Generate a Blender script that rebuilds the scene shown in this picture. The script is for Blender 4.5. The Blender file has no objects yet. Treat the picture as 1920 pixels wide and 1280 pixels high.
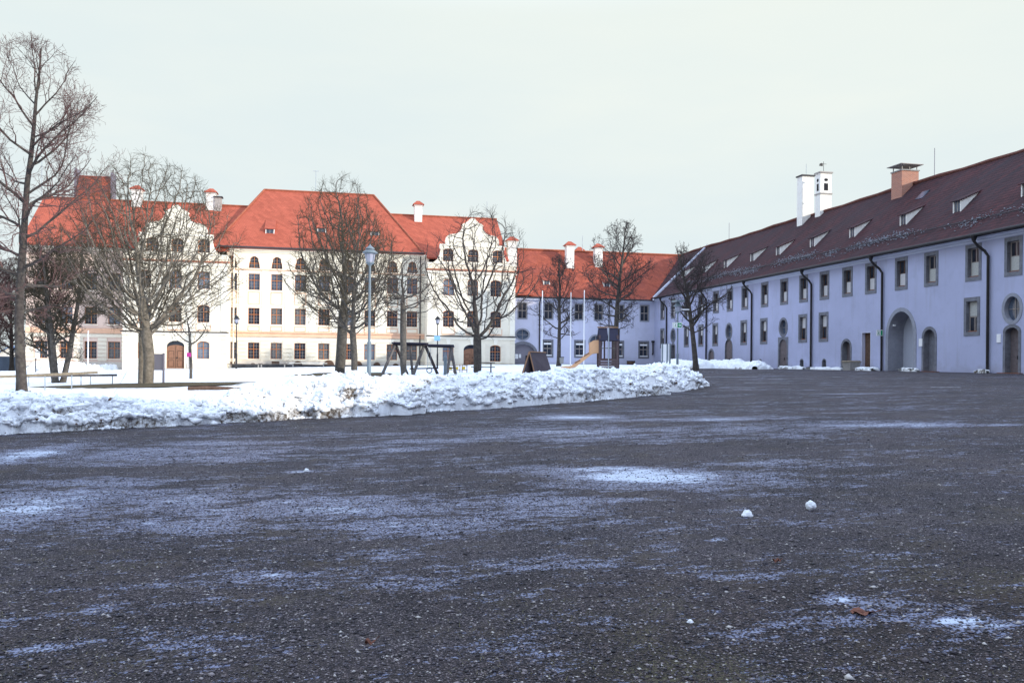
import bpy, bmesh, math, random
import numpy as np
from mathutils import Vector, Matrix, noise as mnoise, geometry as mgeo
random.seed(7)
rng = np.random.default_rng(11)
C = bpy.context.scene.collection
SC = bpy.context.scene
R = math.radians

# ------------------------------------------------------------------ camera
EYE = 1.45
F = 1567.0
TH = R(12.2)
ROLL = 0.009
cd = bpy.data.cameras.new('camera'); cam = bpy.data.objects.new('camera', cd); C.objects.link(cam)
cd.sensor_width = 36.0; cd.lens = F / 1920 * 36
cd.shift_y = 41 / 1920.0
cd.clip_start = 0.05; cd.clip_end = 3000
cam.matrix_world = Matrix.Translation((0, 0, EYE)) @ Matrix.Rotation(-TH, 4, 'Z') @ Matrix.Rotation(R(90), 4, 'X') @ Matrix.Rotation(ROLL, 4, 'Z')
SC.camera = cam

# ------------------------------------------------------------------ world, sun, exposure
AZ, EL = R(52), R(15.6)
sun_dir = Vector((math.sin(AZ) * math.cos(EL), -math.cos(AZ) * math.cos(EL), math.sin(EL)))
W = bpy.data.worlds.new('World'); SC.world = W; W.use_nodes = True
nt = W.node_tree; nt.nodes.clear()
N = nt.nodes.new; L = nt.links.new
out = N('ShaderNodeOutputWorld')
sky = N('ShaderNodeTexSky'); sky.sky_type = 'NISHITA'; sky.sun_disc = False
sky.sun_elevation = EL; sky.sun_rotation = R(128); sky.air_density = 1.0; sky.dust_density = 0.6; sky.ozone_density = 2.5
bg0 = N('ShaderNodeBackground'); bg0.inputs[1].default_value = 0.15; L(sky.outputs[0], bg0.inputs[0])
bgc = N('ShaderNodeBackground'); bgc.inputs[0].default_value = (0.80, 0.93, 1.16, 1); bgc.inputs[1].default_value = 1.08   # glow added overhead, out of view, to lift the shaded snow
bg1 = N('ShaderNodeAddShader'); L(bg0.outputs[0], bg1.inputs[0]); L(bgc.outputs[0], bg1.inputs[1])
tc = N('ShaderNodeTexCoord'); sep = N('ShaderNodeSeparateXYZ'); L(tc.outputs['Generated'], sep.inputs[0])
mp = N('ShaderNodeMapping'); mp.inputs['Scale'].default_value = (1.2, 1.2, 4.5); L(tc.outputs['Generated'], mp.inputs[0])
nz = N('ShaderNodeTexNoise'); nz.inputs['Scale'].default_value = 2.2; nz.inputs['Detail'].default_value = 7; nz.inputs['Roughness'].default_value = 0.55
L(mp.outputs[0], nz.inputs['Vector'])
# high thin cloud: pale veil, denser to the horizon, opening to blue overhead
el_r = N('ShaderNodeMapRange'); el_r.interpolation_type = 'SMOOTHSTEP'
el_r.inputs[1].default_value = 0.38; el_r.inputs[2].default_value = 0.56; el_r.inputs[3].default_value = 1.0; el_r.inputs[4].default_value = 0.0
L(sep.outputs['Z'], el_r.inputs[0])
cr = N('ShaderNodeValToRGB'); L(nz.outputs['Fac'], cr.inputs[0])
cr.color_ramp.elements[0].position = 0.35; cr.color_ramp.elements[0].color = (0.705, 0.83, 0.895, 1)
cr.color_ramp.elements[1].position = 0.72; cr.color_ramp.elements[1].color = (0.84, 0.91, 0.90, 1)
gr = N('ShaderNodeMapRange'); gr.inputs[1].default_value = 0.0; gr.inputs[2].default_value = 0.42; L(sep.outputs['Z'], gr.inputs[0])
mx = N('ShaderNodeMix'); mx.data_type = 'RGBA'; L(gr.outputs[0], mx.inputs[0]); L(cr.outputs[0], mx.inputs[6])
mx.inputs[7].default_value = (0.885, 0.935, 0.865, 1)
gx_ = N('ShaderNodeMapRange'); gx_.inputs[1].default_value = -0.55; gx_.inputs[2].default_value = 0.75; L(sep.outputs['X'], gx_.inputs[0])   # brighter towards the sun side
mx0 = N('ShaderNodeMath'); mx0.operation = 'MULTIPLY'; L(gr.outputs[0], mx0.inputs[0]); L(gx_.outputs[0], mx0.inputs[1])
mx1 = N('ShaderNodeMath'); mx1.operation = 'MULTIPLY_ADD'; L(mx0.outputs[0], mx1.inputs[0]); mx1.inputs[1].default_value = 0.8; L(gr.outputs[0], mx1.inputs[2])
mx2 = N('ShaderNodeMath'); mx2.operation = 'MULTIPLY'; L(mx1.outputs[0], mx2.inputs[0]); mx2.inputs[1].default_value = 0.5; mx2.use_clamp = True; L(mx2.outputs[0], mx.inputs[0])
bg2 = N('ShaderNodeBackground'); bg2.inputs[1].default_value = 0.66; L(mx.outputs[2], bg2.inputs[0])
ms = N('ShaderNodeMixShader'); L(el_r.outputs[0], ms.inputs[0]); L(bg1.outputs[0], ms.inputs[1]); L(bg2.outputs[0], ms.inputs[2])
L(ms.outputs[0], out.inputs[0])
sd = bpy.data.lights.new('sun', 'SUN'); sd.energy = 2.95; sd.angle = R(0.53); sd.color = (1.0, 0.93, 0.80)
so = bpy.data.objects.new('sun', sd); C.objects.link(so); so.rotation_euler = (-sun_dir).to_track_quat('-Z', 'Y').to_euler(); so.location = (20, -40, 60)
SC.view_settings.view_transform = 'Standard'; SC.view_settings.look = 'None'
SC.view_settings.exposure = 0.60; SC.view_settings.gamma = 1.0; SC.view_settings.use_curve_mapping = False
try:
    SC.cycles.max_bounces = 6; SC.cycles.diffuse_bounces = 3; SC.cycles.glossy_bounces = 2
except Exception: pass

# ------------------------------------------------------------------ terrain and placing helpers
def terr(x, y):
    d = 1.45 - 0.023 * x - 0.00764 * y
    k = 0.12; a = (d - 0.24) / k
    d = 0.24 + k * (a + math.log1p(math.exp(-a)) if a > 0 else math.log1p(math.exp(a)))
    d = min(d, 2.3)
    return EYE - d
def terr_np(x, y):
    d = 1.45 - 0.023 * x - 0.00764 * y
    k = 0.12; d = 0.24 + k * np.logaddexp(0, (d - 0.24) / k)
    return EYE - np.minimum(d, 2.3)
def ray(px, py):
    u = px - 960; v = py - 681
    u0 = u + ROLL * v; v0 = v - ROLL * u
    a, b = u0 / F, -v0 / F
    return Vector((math.sin(TH) + a * math.cos(TH), math.cos(TH) - a * math.sin(TH), b))
def at(px, py, Z):
    """point seen at a pixel at depth Z"""
    return Vector((0, 0, EYE)) + ray(px, py) * Z
def hit(px, py, dz=0.0):
    d = ray(px, py); t = 0.5
    for i in range(4000):
        p = d * t
        if EYE + p.z <= terr(p.x, p.y) + dz: break
        t *= 1.003
    return Vector((p.x, p.y, terr(p.x, p.y) + dz))
def spot(px, Z, dz=0.0):
    """ground point on the column px at depth Z"""
    p = at(px, 681, Z); return Vector((p.x, p.y, terr(p.x, p.y) + dz))
def onY(px, py, Y):
    d = ray(px, py); t = Y / d.y; return Vector((d.x * t, Y, EYE + d.z * t))
def onX(px, py, X):
    d = ray(px, py); t = X / d.x; return Vector((X, d.y * t, EYE + d.z * t))

# ------------------------------------------------------------------ materials
def newmat(name):
    m = bpy.data.materials.new(name); m.use_nodes = True
    b = m.node_tree.nodes['Principled BSDF']
    return m, m.node_tree, b
def mat(name, col, rough=0.8, var=0.15, scale=3.0, bump=0.0, bscale=30.0, metal=0.0, spec=0.3, stain=None, stain_amt=0.0, stain_scale=0.6, bdist=0.02):
    m, t, b = newmat(name)
    n = t.nodes.new; l = t.links.new
    tc = n('ShaderNodeTexCoord')
    nz = n('ShaderNodeTexNoise'); nz.inputs['Scale'].default_value = scale; nz.inputs['Detail'].default_value = 6; nz.inputs['Roughness'].default_value = 0.6
    l(tc.outputs['Object'], nz.inputs['Vector'])
    cr = n('ShaderNodeValToRGB'); l(nz.outputs['Fac'], cr.inputs[0])
    cr.color_ramp.elements[0].position = 0.3; cr.color_ramp.elements[1].position = 0.7
    cr.color_ramp.elements[0].color = tuple(c * (1 - var) for c in col) + (1,)
    cr.color_ramp.elements[1].color = tuple(min(1, c * (1 + var)) for c in col) + (1,)
    o = cr.outputs[0]
    if stain:
        n2 = n('ShaderNodeTexNoise'); n2.inputs['Scale'].default_value = stain_scale; n2.inputs['Detail'].default_value = 8; n2.inputs['Roughness'].default_value = 0.7
        l(tc.outputs['Object'], n2.inputs['Vector'])
        mr = n('ShaderNodeMapRange'); mr.inputs[1].default_value = 0.5; mr.inputs[2].default_value = 0.68; mr.inputs[4].default_value = stain_amt
        l(n2.outputs['Fac'], mr.inputs[0])
        mi = n('ShaderNodeMix'); mi.data_type = 'RGBA'; l(mr.outputs[0], mi.inputs[0]); l(o, mi.inputs[6]); mi.inputs[7].default_value = tuple(stain) + (1,)
        o = mi.outputs[2]
    l(o, b.inputs['Base Color'])
    b.inputs['Roughness'].default_value = rough; b.inputs['Metallic'].default_value = metal
    b.inputs['Specular IOR Level'].default_value = spec
    if bump:
        nb = n('ShaderNodeTexNoise'); nb.inputs['Scale'].default_value = bscale; nb.inputs['Detail'].default_value = 4
        l(tc.outputs['Object'], nb.inputs['Vector'])
        bp = n('ShaderNodeBump'); bp.inputs['Strength'].default_value = bump; bp.inputs['Distance'].default_value = bdist
        l(nb.outputs['Fac'], bp.inputs['Height']); l(bp.outputs[0], b.inputs['Normal'])
    return m

def wall_mat(name, col, base_z, dirt):
    m = mat(name, col, 0.95, 0.05, 0.5, 0.35, 12, stain=tuple(c*.84 for c in col), stain_amt=0.6, bdist=0.01); t = m.node_tree; n = t.nodes.new; l = t.links.new; b = t.nodes['Principled BSDF']
    src = b.inputs['Base Color'].links[0].from_socket; g = n('ShaderNodeNewGeometry'); sp = n('ShaderNodeSeparateXYZ'); l(g.outputs['Position'], sp.inputs[0])
    nz = n('ShaderNodeTexNoise'); nz.inputs['Scale'].default_value = 1.1; nz.inputs['Detail'].default_value = 7; nz.inputs['Roughness'].default_value = .7; l(g.outputs['Position'], nz.inputs['Vector'])
    a = n('ShaderNodeMath'); a.operation = 'MULTIPLY_ADD'; l(nz.outputs['Fac'], a.inputs[0]); a.inputs[1].default_value = 2.6; a.inputs[2].default_value = base_z-1.0
    d = n('ShaderNodeMath'); d.operation = 'SUBTRACT'; l(a.outputs[0], d.inputs[0]); l(sp.outputs[2], d.inputs[1])
    mr = n('ShaderNodeMapRange'); mr.inputs[1].default_value = -.3; mr.inputs[2].default_value = .9; mr.inputs[4].default_value = .62; l(d.outputs[0], mr.inputs[0])
    # run-down streaks
    ad = n('ShaderNodeMath'); ad.operation = 'ADD'; l(sp.outputs[0], ad.inputs[0]); l(sp.outputs[1], ad.inputs[1]); cb = n('ShaderNodeCombineXYZ'); l(ad.outputs[0], cb.inputs[0]); mz = n('ShaderNodeMath'); mz.operation = 'MULTIPLY'; mz.inputs[1].default_value = .09; l(sp.outputs[2], mz.inputs[0]); l(mz.outputs[0], cb.inputs[1])
    n2 = n('ShaderNodeTexNoise'); n2.inputs['Scale'].default_value = 2.6; n2.inputs['Detail'].default_value = 6; l(cb.outputs[0], n2.inputs['Vector']); m2 = n('ShaderNodeMapRange'); m2.inputs[1].default_value = .55; m2.inputs[2].default_value = .75; m2.inputs[4].default_value = .28; l(n2.outputs['Fac'], m2.inputs[0])
    mx_ = n('ShaderNodeMath'); mx_.operation = 'MAXIMUM'; l(mr.outputs[0], mx_.inputs[0]); l(m2.outputs[0], mx_.inputs[1])
    mi = n('ShaderNodeMix'); mi.data_type = 'RGBA'; l(mx_.outputs[0], mi.inputs[0]); l(src, mi.inputs[6]); mi.inputs[7].default_value = dirt + (1,); l(mi.outputs[2], b.inputs['Base Color']); return m
def tile_mat(name, c1, c2, mortar, rowh=0.24, tw=0.2, patch=None, patch_amt=0.6, streak=0.0, bump=0.5):
    """roof tiles: courses follow the height, staggered along the eave"""
    m, t, b = newmat(name); n = t.nodes.new; l = t.links.new
    geo = n('ShaderNodeNewGeometry'); sp = n('ShaderNodeSeparateXYZ'); l(geo.outputs['Position'], sp.inputs[0])
    ad = n('ShaderNodeMath'); ad.operation = 'ADD'; l(sp.outputs[0], ad.inputs[0]); l(sp.outputs[1], ad.inputs[1])
    # slight waviness of the courses
    nw = n('ShaderNodeTexNoise'); nw.inputs['Scale'].default_value = 0.8; l(geo.outputs['Position'], nw.inputs['Vector'])
    mu = n('ShaderNodeMath'); mu.operation = 'MULTIPLY_ADD'; l(nw.outputs['Fac'], mu.inputs[0]); mu.inputs[1].default_value = 0.12
    l(sp.outputs[2], mu.inputs[2])
    cb = n('ShaderNodeCombineXYZ'); l(ad.outputs[0], cb.inputs[0]); l(mu.outputs[0], cb.inputs[1])
    br = n('ShaderNodeTexBrick'); l(cb.outputs[0], br.inputs['Vector'])
    br.inputs['Scale'].default_value = 1.0; br.inputs['Brick Width'].default_value = tw; br.inputs['Row Height'].default_value = rowh * 0.72
    br.inputs['Mortar Size'].default_value = 0.018; br.inputs['Mortar Smooth'].default_value = 0.3; br.inputs['Bias'].default_value = 0.0
    br.inputs['Color1'].default_value = c1 + (1,); br.inputs['Color2'].default_value = c2 + (1,); br.inputs['Mortar'].default_value = mortar + (1,)
    o = br.outputs['Color']
    n3 = n('ShaderNodeTexNoise'); n3.inputs['Scale'].default_value = 0.35; n3.inputs['Detail'].default_value = 9; n3.inputs['Roughness'].default_value = 0.72
    if streak:
        cs = n('ShaderNodeCombineXYZ'); l(ad.outputs[0], cs.inputs[0])
        m2 = n('ShaderNodeMath'); m2.operation = 'MULTIPLY'; l(sp.outputs[2], m2.inputs[0]); m2.inputs[1].default_value = 0.12
        l(m2.outputs[0], cs.inputs[1]); l(cs.outputs[0], n3.inputs['Vector']); n3.inputs['Scale'].default_value = 0.9
    else: l(geo.outputs['Position'], n3.inputs['Vector'])
    mr = n('ShaderNodeMapRange'); mr.inputs[1].default_value = 0.42; mr.inputs[2].default_value = 0.66; mr.inputs[4].default_value = patch_amt
    l(n3.outputs['Fac'], mr.inputs[0])
    mi = n('ShaderNodeMix'); mi.data_type = 'RGBA'; l(mr.outputs[0], mi.inputs[0]); l(o, mi.inputs[6]); mi.inputs[7].default_value = tuple(patch or mortar) + (1,)
    # single odd tiles
    vo = n('ShaderNodeTexVoronoi'); vo.inputs['Scale'].default_value = 2.2; l(cb.outputs[0], vo.inputs['Vector'])
    hs = n('ShaderNodeHueSaturation'); sx = n('ShaderNodeSeparateColor'); l(vo.outputs['Color'], sx.inputs[0])
    mv = n('ShaderNodeMapRange'); mv.inputs[3].default_value = 0.88; mv.inputs[4].default_value = 1.12; l(sx.outputs[0], mv.inputs[0])
    l(mv.outputs[0], hs.inputs['Value']); l(mi.outputs[2], hs.inputs['Color'])
    l(hs.outputs[0], b.inputs['Base Color']); b.inputs['Roughness'].default_value = 0.9; b.inputs['Specular IOR Level'].default_value = 0.15
    # saw-tooth step of each course
    dv = n('ShaderNodeMath'); dv.operation = 'DIVIDE'; l(mu.outputs[0], dv.inputs[0]); dv.inputs[1].default_value = rowh * 0.72
    fr = n('ShaderNodeMath'); fr.operation = 'FRACT'; l(dv.outputs[0], fr.inputs[0])
    sb = n('ShaderNodeMath'); sb.operation = 'SUBTRACT'; sb.inputs[0].default_value = 1.0; l(fr.outputs[0], sb.inputs[1])
    bp = n('ShaderNodeBump'); bp.inputs['Strength'].default_value = bump; bp.inputs['Distance'].default_value = 0.05
    l(sb.outputs[0], bp.inputs['Height']); l(bp.outputs[0], b.inputs['Normal'])
    return m

def glass_mat(name, col=(0.03, 0.035, 0.05), rough=0.12, spec=0.5, var=0.6):
    m = mat(name, col, rough, var, 1.3, bump=0.15, bscale=1.5, spec=spec); return m

M = {}
M['cream'] = mat('cream render', (0.80, 0.73, 0.60), 0.9, 0.04, 0.8, 0.1, 40, stain=(0.62, 0.53, 0.42), stain_amt=0.35)
M['cream_low'] = mat('cream banded render', (0.76, 0.69, 0.57), 0.9, 0.05, 1.2, 0.1, 40, stain=(0.60, 0.53, 0.44), stain_amt=0.4)
M['white_stucco'] = mat('white stucco', (0.86, 0.80, 0.68), 0.85, 0.04, 1.0)
M['pink'] = mat('pink stucco band', (0.72, 0.44, 0.30), 0.9, 0.1, 1.0)
M['rose'] = mat('rose shaded render', (0.70, 0.53, 0.45), 0.9, 0.06, 1.0, 0.1, 40, stain=(0.6, 0.46, 0.42), stain_amt=0.3)  # pinkish shade on the left wing put into its wall colour
M['brown_trim'] = mat('red brown cornice', (0.36, 0.14, 0.08), 0.8, 0.15, 2.0)
M['dark_trim'] = mat('dark sheet metal', (0.045, 0.04, 0.045), 0.6, 0.2, 2.0)
M['plinth'] = mat('pale plinth', (0.66, 0.60, 0.54), 0.95, 0.1, 1.5, stain=(0.35, 0.31, 0.27), stain_amt=0.6)
M['orange_wood'] = mat('orange brown window wood', (0.42, 0.15, 0.05), 0.6, 0.2, 6)
M['bars'] = mat('pale glazing bars', (0.30, 0.26, 0.24), 0.7, 0.1, 5)
M['glass'] = glass_mat('window glass')
M['glass_blue'] = glass_mat('bluish window glass', (0.07, 0.09, 0.13), 0.15)
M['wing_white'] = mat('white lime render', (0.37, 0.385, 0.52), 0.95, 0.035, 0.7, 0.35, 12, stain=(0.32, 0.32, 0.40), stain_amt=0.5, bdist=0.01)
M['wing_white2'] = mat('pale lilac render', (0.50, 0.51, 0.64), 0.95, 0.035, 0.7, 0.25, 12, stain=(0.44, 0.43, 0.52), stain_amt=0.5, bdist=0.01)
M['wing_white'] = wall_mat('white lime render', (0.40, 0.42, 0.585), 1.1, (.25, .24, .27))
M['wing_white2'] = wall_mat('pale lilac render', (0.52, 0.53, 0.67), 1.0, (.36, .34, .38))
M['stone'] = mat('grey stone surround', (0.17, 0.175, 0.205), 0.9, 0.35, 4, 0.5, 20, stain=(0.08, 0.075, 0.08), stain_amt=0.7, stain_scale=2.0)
M['stone_smooth'] = mat('smooth grey stone', (0.27, 0.28, 0.33), 0.9, 0.12, 3, 0.2, 20)  # paler, smoother stone than the other surrounds
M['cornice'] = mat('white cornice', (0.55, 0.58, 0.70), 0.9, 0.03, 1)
M['gutter'] = mat('black brown gutter metal', (0.02, 0.018, 0.02), 0.5, 0.3, 3, metal=0.3)
M['blind'] = mat('grey white blind', (0.55, 0.53, 0.54), 0.9, 0.06, 2)
M['blind_lace'] = mat('net curtain', (0.42, 0.42, 0.40), 0.9, 0.25, 14)
M['sill_wood'] = mat('worn red brown sill', (0.20, 0.075, 0.04), 0.8, 0.3, 6)
M['wood_door'] = mat('brown oak door', (0.24, 0.12, 0.075), 0.7, 0.2, 5, 0.3, 10)
M['grey_door'] = mat('grey brown door', (0.14, 0.115, 0.12), 0.8, 0.2, 5, 0.3, 12)
M['dark'] = mat('dark inside', (0.015, 0.015, 0.02), 0.9, 0.2, 2)
M['passage'] = mat('pale passage render', (0.42, 0.44, 0.52), 0.95, 0.03, 1)
M['roof_red'] = tile_mat('bright red roof tiles', (0.45, 0.112, 0.065), (0.40, 0.096, 0.056), (0.22, 0.06, 0.042), 0.24, 0.19, (0.38, 0.095, 0.06), 0.3)
M['roof_mid'] = tile_mat('weathered red roof tiles', (0.40, 0.10, 0.055), (0.30, 0.07, 0.042), (0.14, 0.04, 0.03), 0.24, 0.19, (0.22, 0.065, 0.05), 0.7)
M['roof_old'] = tile_mat('old brown roof tiles', (0.090, 0.030, 0.032), (0.050, 0.022, 0.026), (0.010, 0.007, 0.010), 0.29, 0.2, (0.034, 0.026, 0.032), 0.9, streak=1, bump=1.0)
M['ridge_tile'] = mat('ridge tiles', (0.30, 0.09, 0.05), 0.9, 0.3, 4)
M['ridge_old'] = mat('old ridge tiles', (0.12, 0.045, 0.035), 0.9, 0.3, 4)
M['chim_white'] = mat('white chimney render', (0.80, 0.78, 0.74), 0.9, 0.05, 2, stain=(0.5, 0.46, 0.42), stain_amt=0.4, stain_scale=2)
M['chim_grey'] = mat('grey chimney render', (0.36, 0.33, 0.31), 0.9, 0.2, 4)
M['metal'] = mat('galvanised metal', (0.42, 0.46, 0.50), 0.45, 0.1, 4, metal=0.6)
M['lamp_metal'] = mat('blue grey painted lamp metal', (0.15, 0.185, 0.21), 0.5, 0.1, 4, spec=0.4)
M['lamp_glass'] = mat('frosted lamp glass', (0.33, 0.34, 0.42), 0.3, 0.1, 4)
M['black'] = mat('black painted metal', (0.02, 0.02, 0.025), 0.5, 0.2, 4)
M['white_paint'] = mat('white paint', (0.78, 0.78, 0.80), 0.5, 0.04, 2)
M['board_grey'] = mat('grey notice board', (0.19, 0.18, 0.22), 0.6, 0.05, 1)
M['swing_wood'] = mat('dark stained timber', (0.045, 0.035, 0.038), 0.85, 0.3, 8, 0.3, 30)
M['swing_wood2'] = mat('weathered timber', (0.13, 0.115, 0.11), 0.85, 0.3, 8, 0.3, 30)
M['tower_wood'] = mat('brown play tower planks', (0.10, 0.068, 0.07), 0.85, 0.25, 8)
M['navy'] = mat('navy roof panel', (0.020, 0.019, 0.042), 0.7, 0.1, 4)
M['hut'] = mat('brown hut panel', (0.06, 0.047, 0.056), 0.8, 0.12, 4)
M['edge_wood'] = mat('light orange edge board', (0.27, 0.15, 0.085), 0.8, 0.2, 6)
M['slide'] = mat('sand coloured slide', (0.66, 0.38, 0.21), 0.5, 0.06, 3)
M['rail_wood'] = mat('weathered rail', (0.20, 0.165, 0.12), 0.9, 0.3, 8, 0.3, 30)
M['log'] = mat('log bark', (0.11, 0.065, 0.045), 0.9, 0.4, 8, 0.5, 20)
M['yellow'] = mat('yellow plastic', (0.70, 0.48, 0.04), 0.5, 0.05, 3)
M['green_sign'] = mat('green sign', (0.0, 0.24, 0.10), 0.5, 0.03, 3)
M['blue_sign'] = mat('pale blue sign', (0.18, 0.38, 0.68), 0.5, 0.03, 3)
M['pink_tag'] = mat('pink tag', (0.50, 0.04, 0.26), 0.6, 0.05, 3)
M['concrete'] = mat('concrete', (0.30, 0.29, 0.28), 0.9, 0.15, 6)
M['bark_dark'] = mat('dark bark', (0.055, 0.046, 0.042), 0.95, 0.45, 9, 1.0, 14, stain=(0.13, 0.115, 0.09), stain_amt=0.7, stain_scale=3)
M['bark_pale'] = mat('pale lichen bark', (0.17, 0.145, 0.115), 0.95, 0.4, 8, 1.0, 12, stain=(0.08, 0.07, 0.055), stain_amt=0.8, stain_scale=3)
M['bark_mid'] = mat('grey bark', (0.095, 0.085, 0.075), 0.95, 0.4, 8, 1.0, 12, stain=(0.055, 0.05, 0.042), stain_amt=0.8, stain_scale=3)
M['twig'] = mat('brown twigs', (0.085, 0.062, 0.05), 0.95, 0.3, 3)
M['twig_olive'] = mat('olive lichen twigs', (0.062, 0.051, 0.033), 0.95, 0.35, 2)
M['twig_red'] = mat('reddish twigs', (0.115, 0.065, 0.06), 0.95, 0.3, 3)
M['twig_dark'] = mat('dark twigs', (0.045, 0.036, 0.036), 0.95, 0.3, 3)
M['leaf'] = mat('dead brown leaf', (0.15, 0.06, 0.038), 0.8, 0.25, 30, 0.3, 60)
M['house_white'] = mat('house render', (0.75, 0.72, 0.68), 0.9, 0.04, 1)
M['house_blue'] = mat('blue grey roof', (0.10, 0.16, 0.28), 0.8, 0.1, 2)
M['hedge'] = mat('dark hedge', (0.035, 0.038, 0.045), 0.95, 0.4, 4)
M['bare'] = mat('bare brown grass', (0.085, 0.066, 0.036), 1.0, 0.45, 6, 0.8, 30, stain=(0.04, 0.032, 0.022), stain_amt=0.7, stain_scale=3)
M['marking'] = mat('worn white line', (0.55, 0.57, 0.62), 0.8, 0.2, 6)
M['mullion'] = M['orange_wood']

def brick_mat():
    m, t, b = newmat('brick chimney'); n = t.nodes.new; l = t.links.new
    geo = n('ShaderNodeNewGeometry'); sp = n('ShaderNodeSeparateXYZ'); l(geo.outputs['Position'], sp.inputs[0])
    ad = n('ShaderNodeMath'); ad.operation = 'ADD'; l(sp.outputs[0], ad.inputs[0]); l(sp.outputs[1], ad.inputs[1])
    cb = n('ShaderNodeCombineXYZ'); l(ad.outputs[0], cb.inputs[0]); l(sp.outputs[2], cb.inputs[1])
    br = n('ShaderNodeTexBrick'); l(cb.outputs[0], br.inputs['Vector']); br.inputs['Scale'].default_value = 1
    br.inputs['Brick Width'].default_value = 0.25; br.inputs['Row Height'].default_value = 0.085; br.inputs['Mortar Size'].default_value = 0.01
    br.inputs['Color1'].default_value = (0.42, 0.16, 0.10, 1); br.inputs['Color2'].default_value = (0.33, 0.12, 0.08, 1); br.inputs['Mortar'].default_value = (0.40, 0.33, 0.28, 1)
    l(br.outputs['Color'], b.inputs['Base Color']); b.inputs['Roughness'].default_value = 0.9
    return m
M['brick'] = brick_mat()

def snow_mat(name, dirt=False):
    m, t, b = newmat(name); n = t.nodes.new; l = t.links.new
    geo = n('ShaderNodeNewGeometry')
    nz = n('ShaderNodeTexNoise'); nz.inputs['Scale'].default_value = 0.5; nz.inputs['Detail'].default_value = 8; l(geo.outputs['Position'], nz.inputs['Vector'])
    cr = n('ShaderNodeValToRGB'); l(nz.outputs['Fac'], cr.inputs[0])
    cr.color_ramp.elements[0].position = 0.3; cr.color_ramp.elements[0].color = (0.80, 0.83, 0.87, 1)
    cr.color_ramp.elements[1].position = 0.7; cr.color_ramp.elements[1].color = (0.89, 0.90, 0.91, 1)
    o = cr.outputs[0]
    if dirt:
        at_ = n('ShaderNodeAttribute'); at_.attribute_name = 'dirt'
        n2 = n('ShaderNodeTexNoise'); n2.inputs['Scale'].default_value = 9; n2.inputs['Detail'].default_value = 9; n2.inputs['Roughness'].default_value = 0.75; l(geo.outputs['Position'], n2.inputs['Vector'])
        ad = n('ShaderNodeMath'); ad.operation = 'ADD'; l(at_.outputs['Fac'], ad.inputs[0]); l(n2.outputs['Fac'], ad.inputs[1])
        mr = n('ShaderNodeMapRange'); mr.inputs[1].default_value = 0.82; mr.inputs[2].default_value = 1.02; l(ad.outputs[0], mr.inputs[0])
        mi = n('ShaderNodeMix'); mi.data_type = 'RGBA'; l(mr.outputs[0], mi.inputs[0]); l(o, mi.inputs[6]); mi.inputs[7].default_value = (0.085, 0.06, 0.04, 1)
        # scattered specks of soil and leaves
        v = n('ShaderNodeTexVoronoi'); v.inputs['Scale'].default_value = 7.0; l(geo.outputs['Position'], v.inputs['Vector'])
        lt = n('ShaderNodeMath'); lt.operation = 'LESS_THAN'; l(v.outputs['Distance'], lt.inputs[0]); lt.inputs[1].default_value = 0.13
        sp = n('ShaderNodeSeparateColor'); l(v.outputs['Color'], sp.inputs[0])
        l2 = n('ShaderNodeMath'); l2.operation = 'LESS_THAN'; l(sp.outputs[0], l2.inputs[0]); l2.inputs[1].default_value = 0.22
        mm = n('ShaderNodeMath'); mm.operation = 'MULTIPLY'; l(lt.outputs[0], mm.inputs[0]); l(l2.outputs[0], mm.inputs[1])
        mj = n('ShaderNodeMix'); mj.data_type = 'RGBA'; l(mm.outputs[0], mj.inputs[0]); l(mi.outputs[2], mj.inputs[6]); mj.inputs[7].default_value = (0.10, 0.07, 0.055, 1)
        o = mj.outputs[2]
    l(o, b.inputs['Base Color']); b.inputs['Roughness'].default_value = 0.7; b.inputs['Specular IOR Level'].default_value = 0.25
    n3 = n('ShaderNodeTexNoise'); n3.inputs['Scale'].default_value = 6.0 if not dirt else 16.0; n3.inputs['Detail'].default_value = 6; n3.inputs['Roughness'].default_value = 0.7
    l(geo.outputs['Position'], n3.inputs['Vector'])
    bp = n('ShaderNodeBump'); bp.inputs['Strength'].default_value = 0.7; bp.inputs['Distance'].default_value = 0.12 if not dirt else 0.05
    l(n3.outputs['Fac'], bp.inputs['Height']); l(bp.outputs[0], b.inputs['Normal'])
    return m
M['frost'] = mat('greyish crusted snow', (0.22, 0.225, 0.26), 0.9, 0.35, 8)
M['snow'] = snow_mat('snow'); M['snow_dirty'] = snow_mat('ploughed snow', True)

# ------------------------------------------------------------------ object helpers
WL = {}
def tag(o, label=None, cat=None, group=None, kind=None):
    if label: o['label'] = label
    if cat: o['category'] = cat
    if group: o['group'] = group
    if kind: o['kind'] = kind
    return o
def empty(name, loc, label, cat, group=None):
    o = bpy.data.objects.new(name, None); C.objects.link(o); o.location = loc; o.empty_display_size = 0.3
    WL[o.name] = Vector(loc); return tag(o, label, cat, group)
def link(name, me, parent=None, loc=None, rotz=0.0, matl=None):
    """loc = world place of the mesh origin"""
    o = bpy.data.objects.new(name, me); C.objects.link(o)
    if matl is not None and len(me.materials) == 0: me.materials.append(matl)
    base = WL[parent.name] if parent else Vector((0, 0, 0))
    w = Vector(loc) if loc is not None else base
    o.parent = parent; o.location = w - base; o.rotation_euler = (0, 0, rotz)
    WL[o.name] = w; return o
def shift_mesh(me, v):
    me.transform(Matrix.Translation(-Vector(v)))

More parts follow.
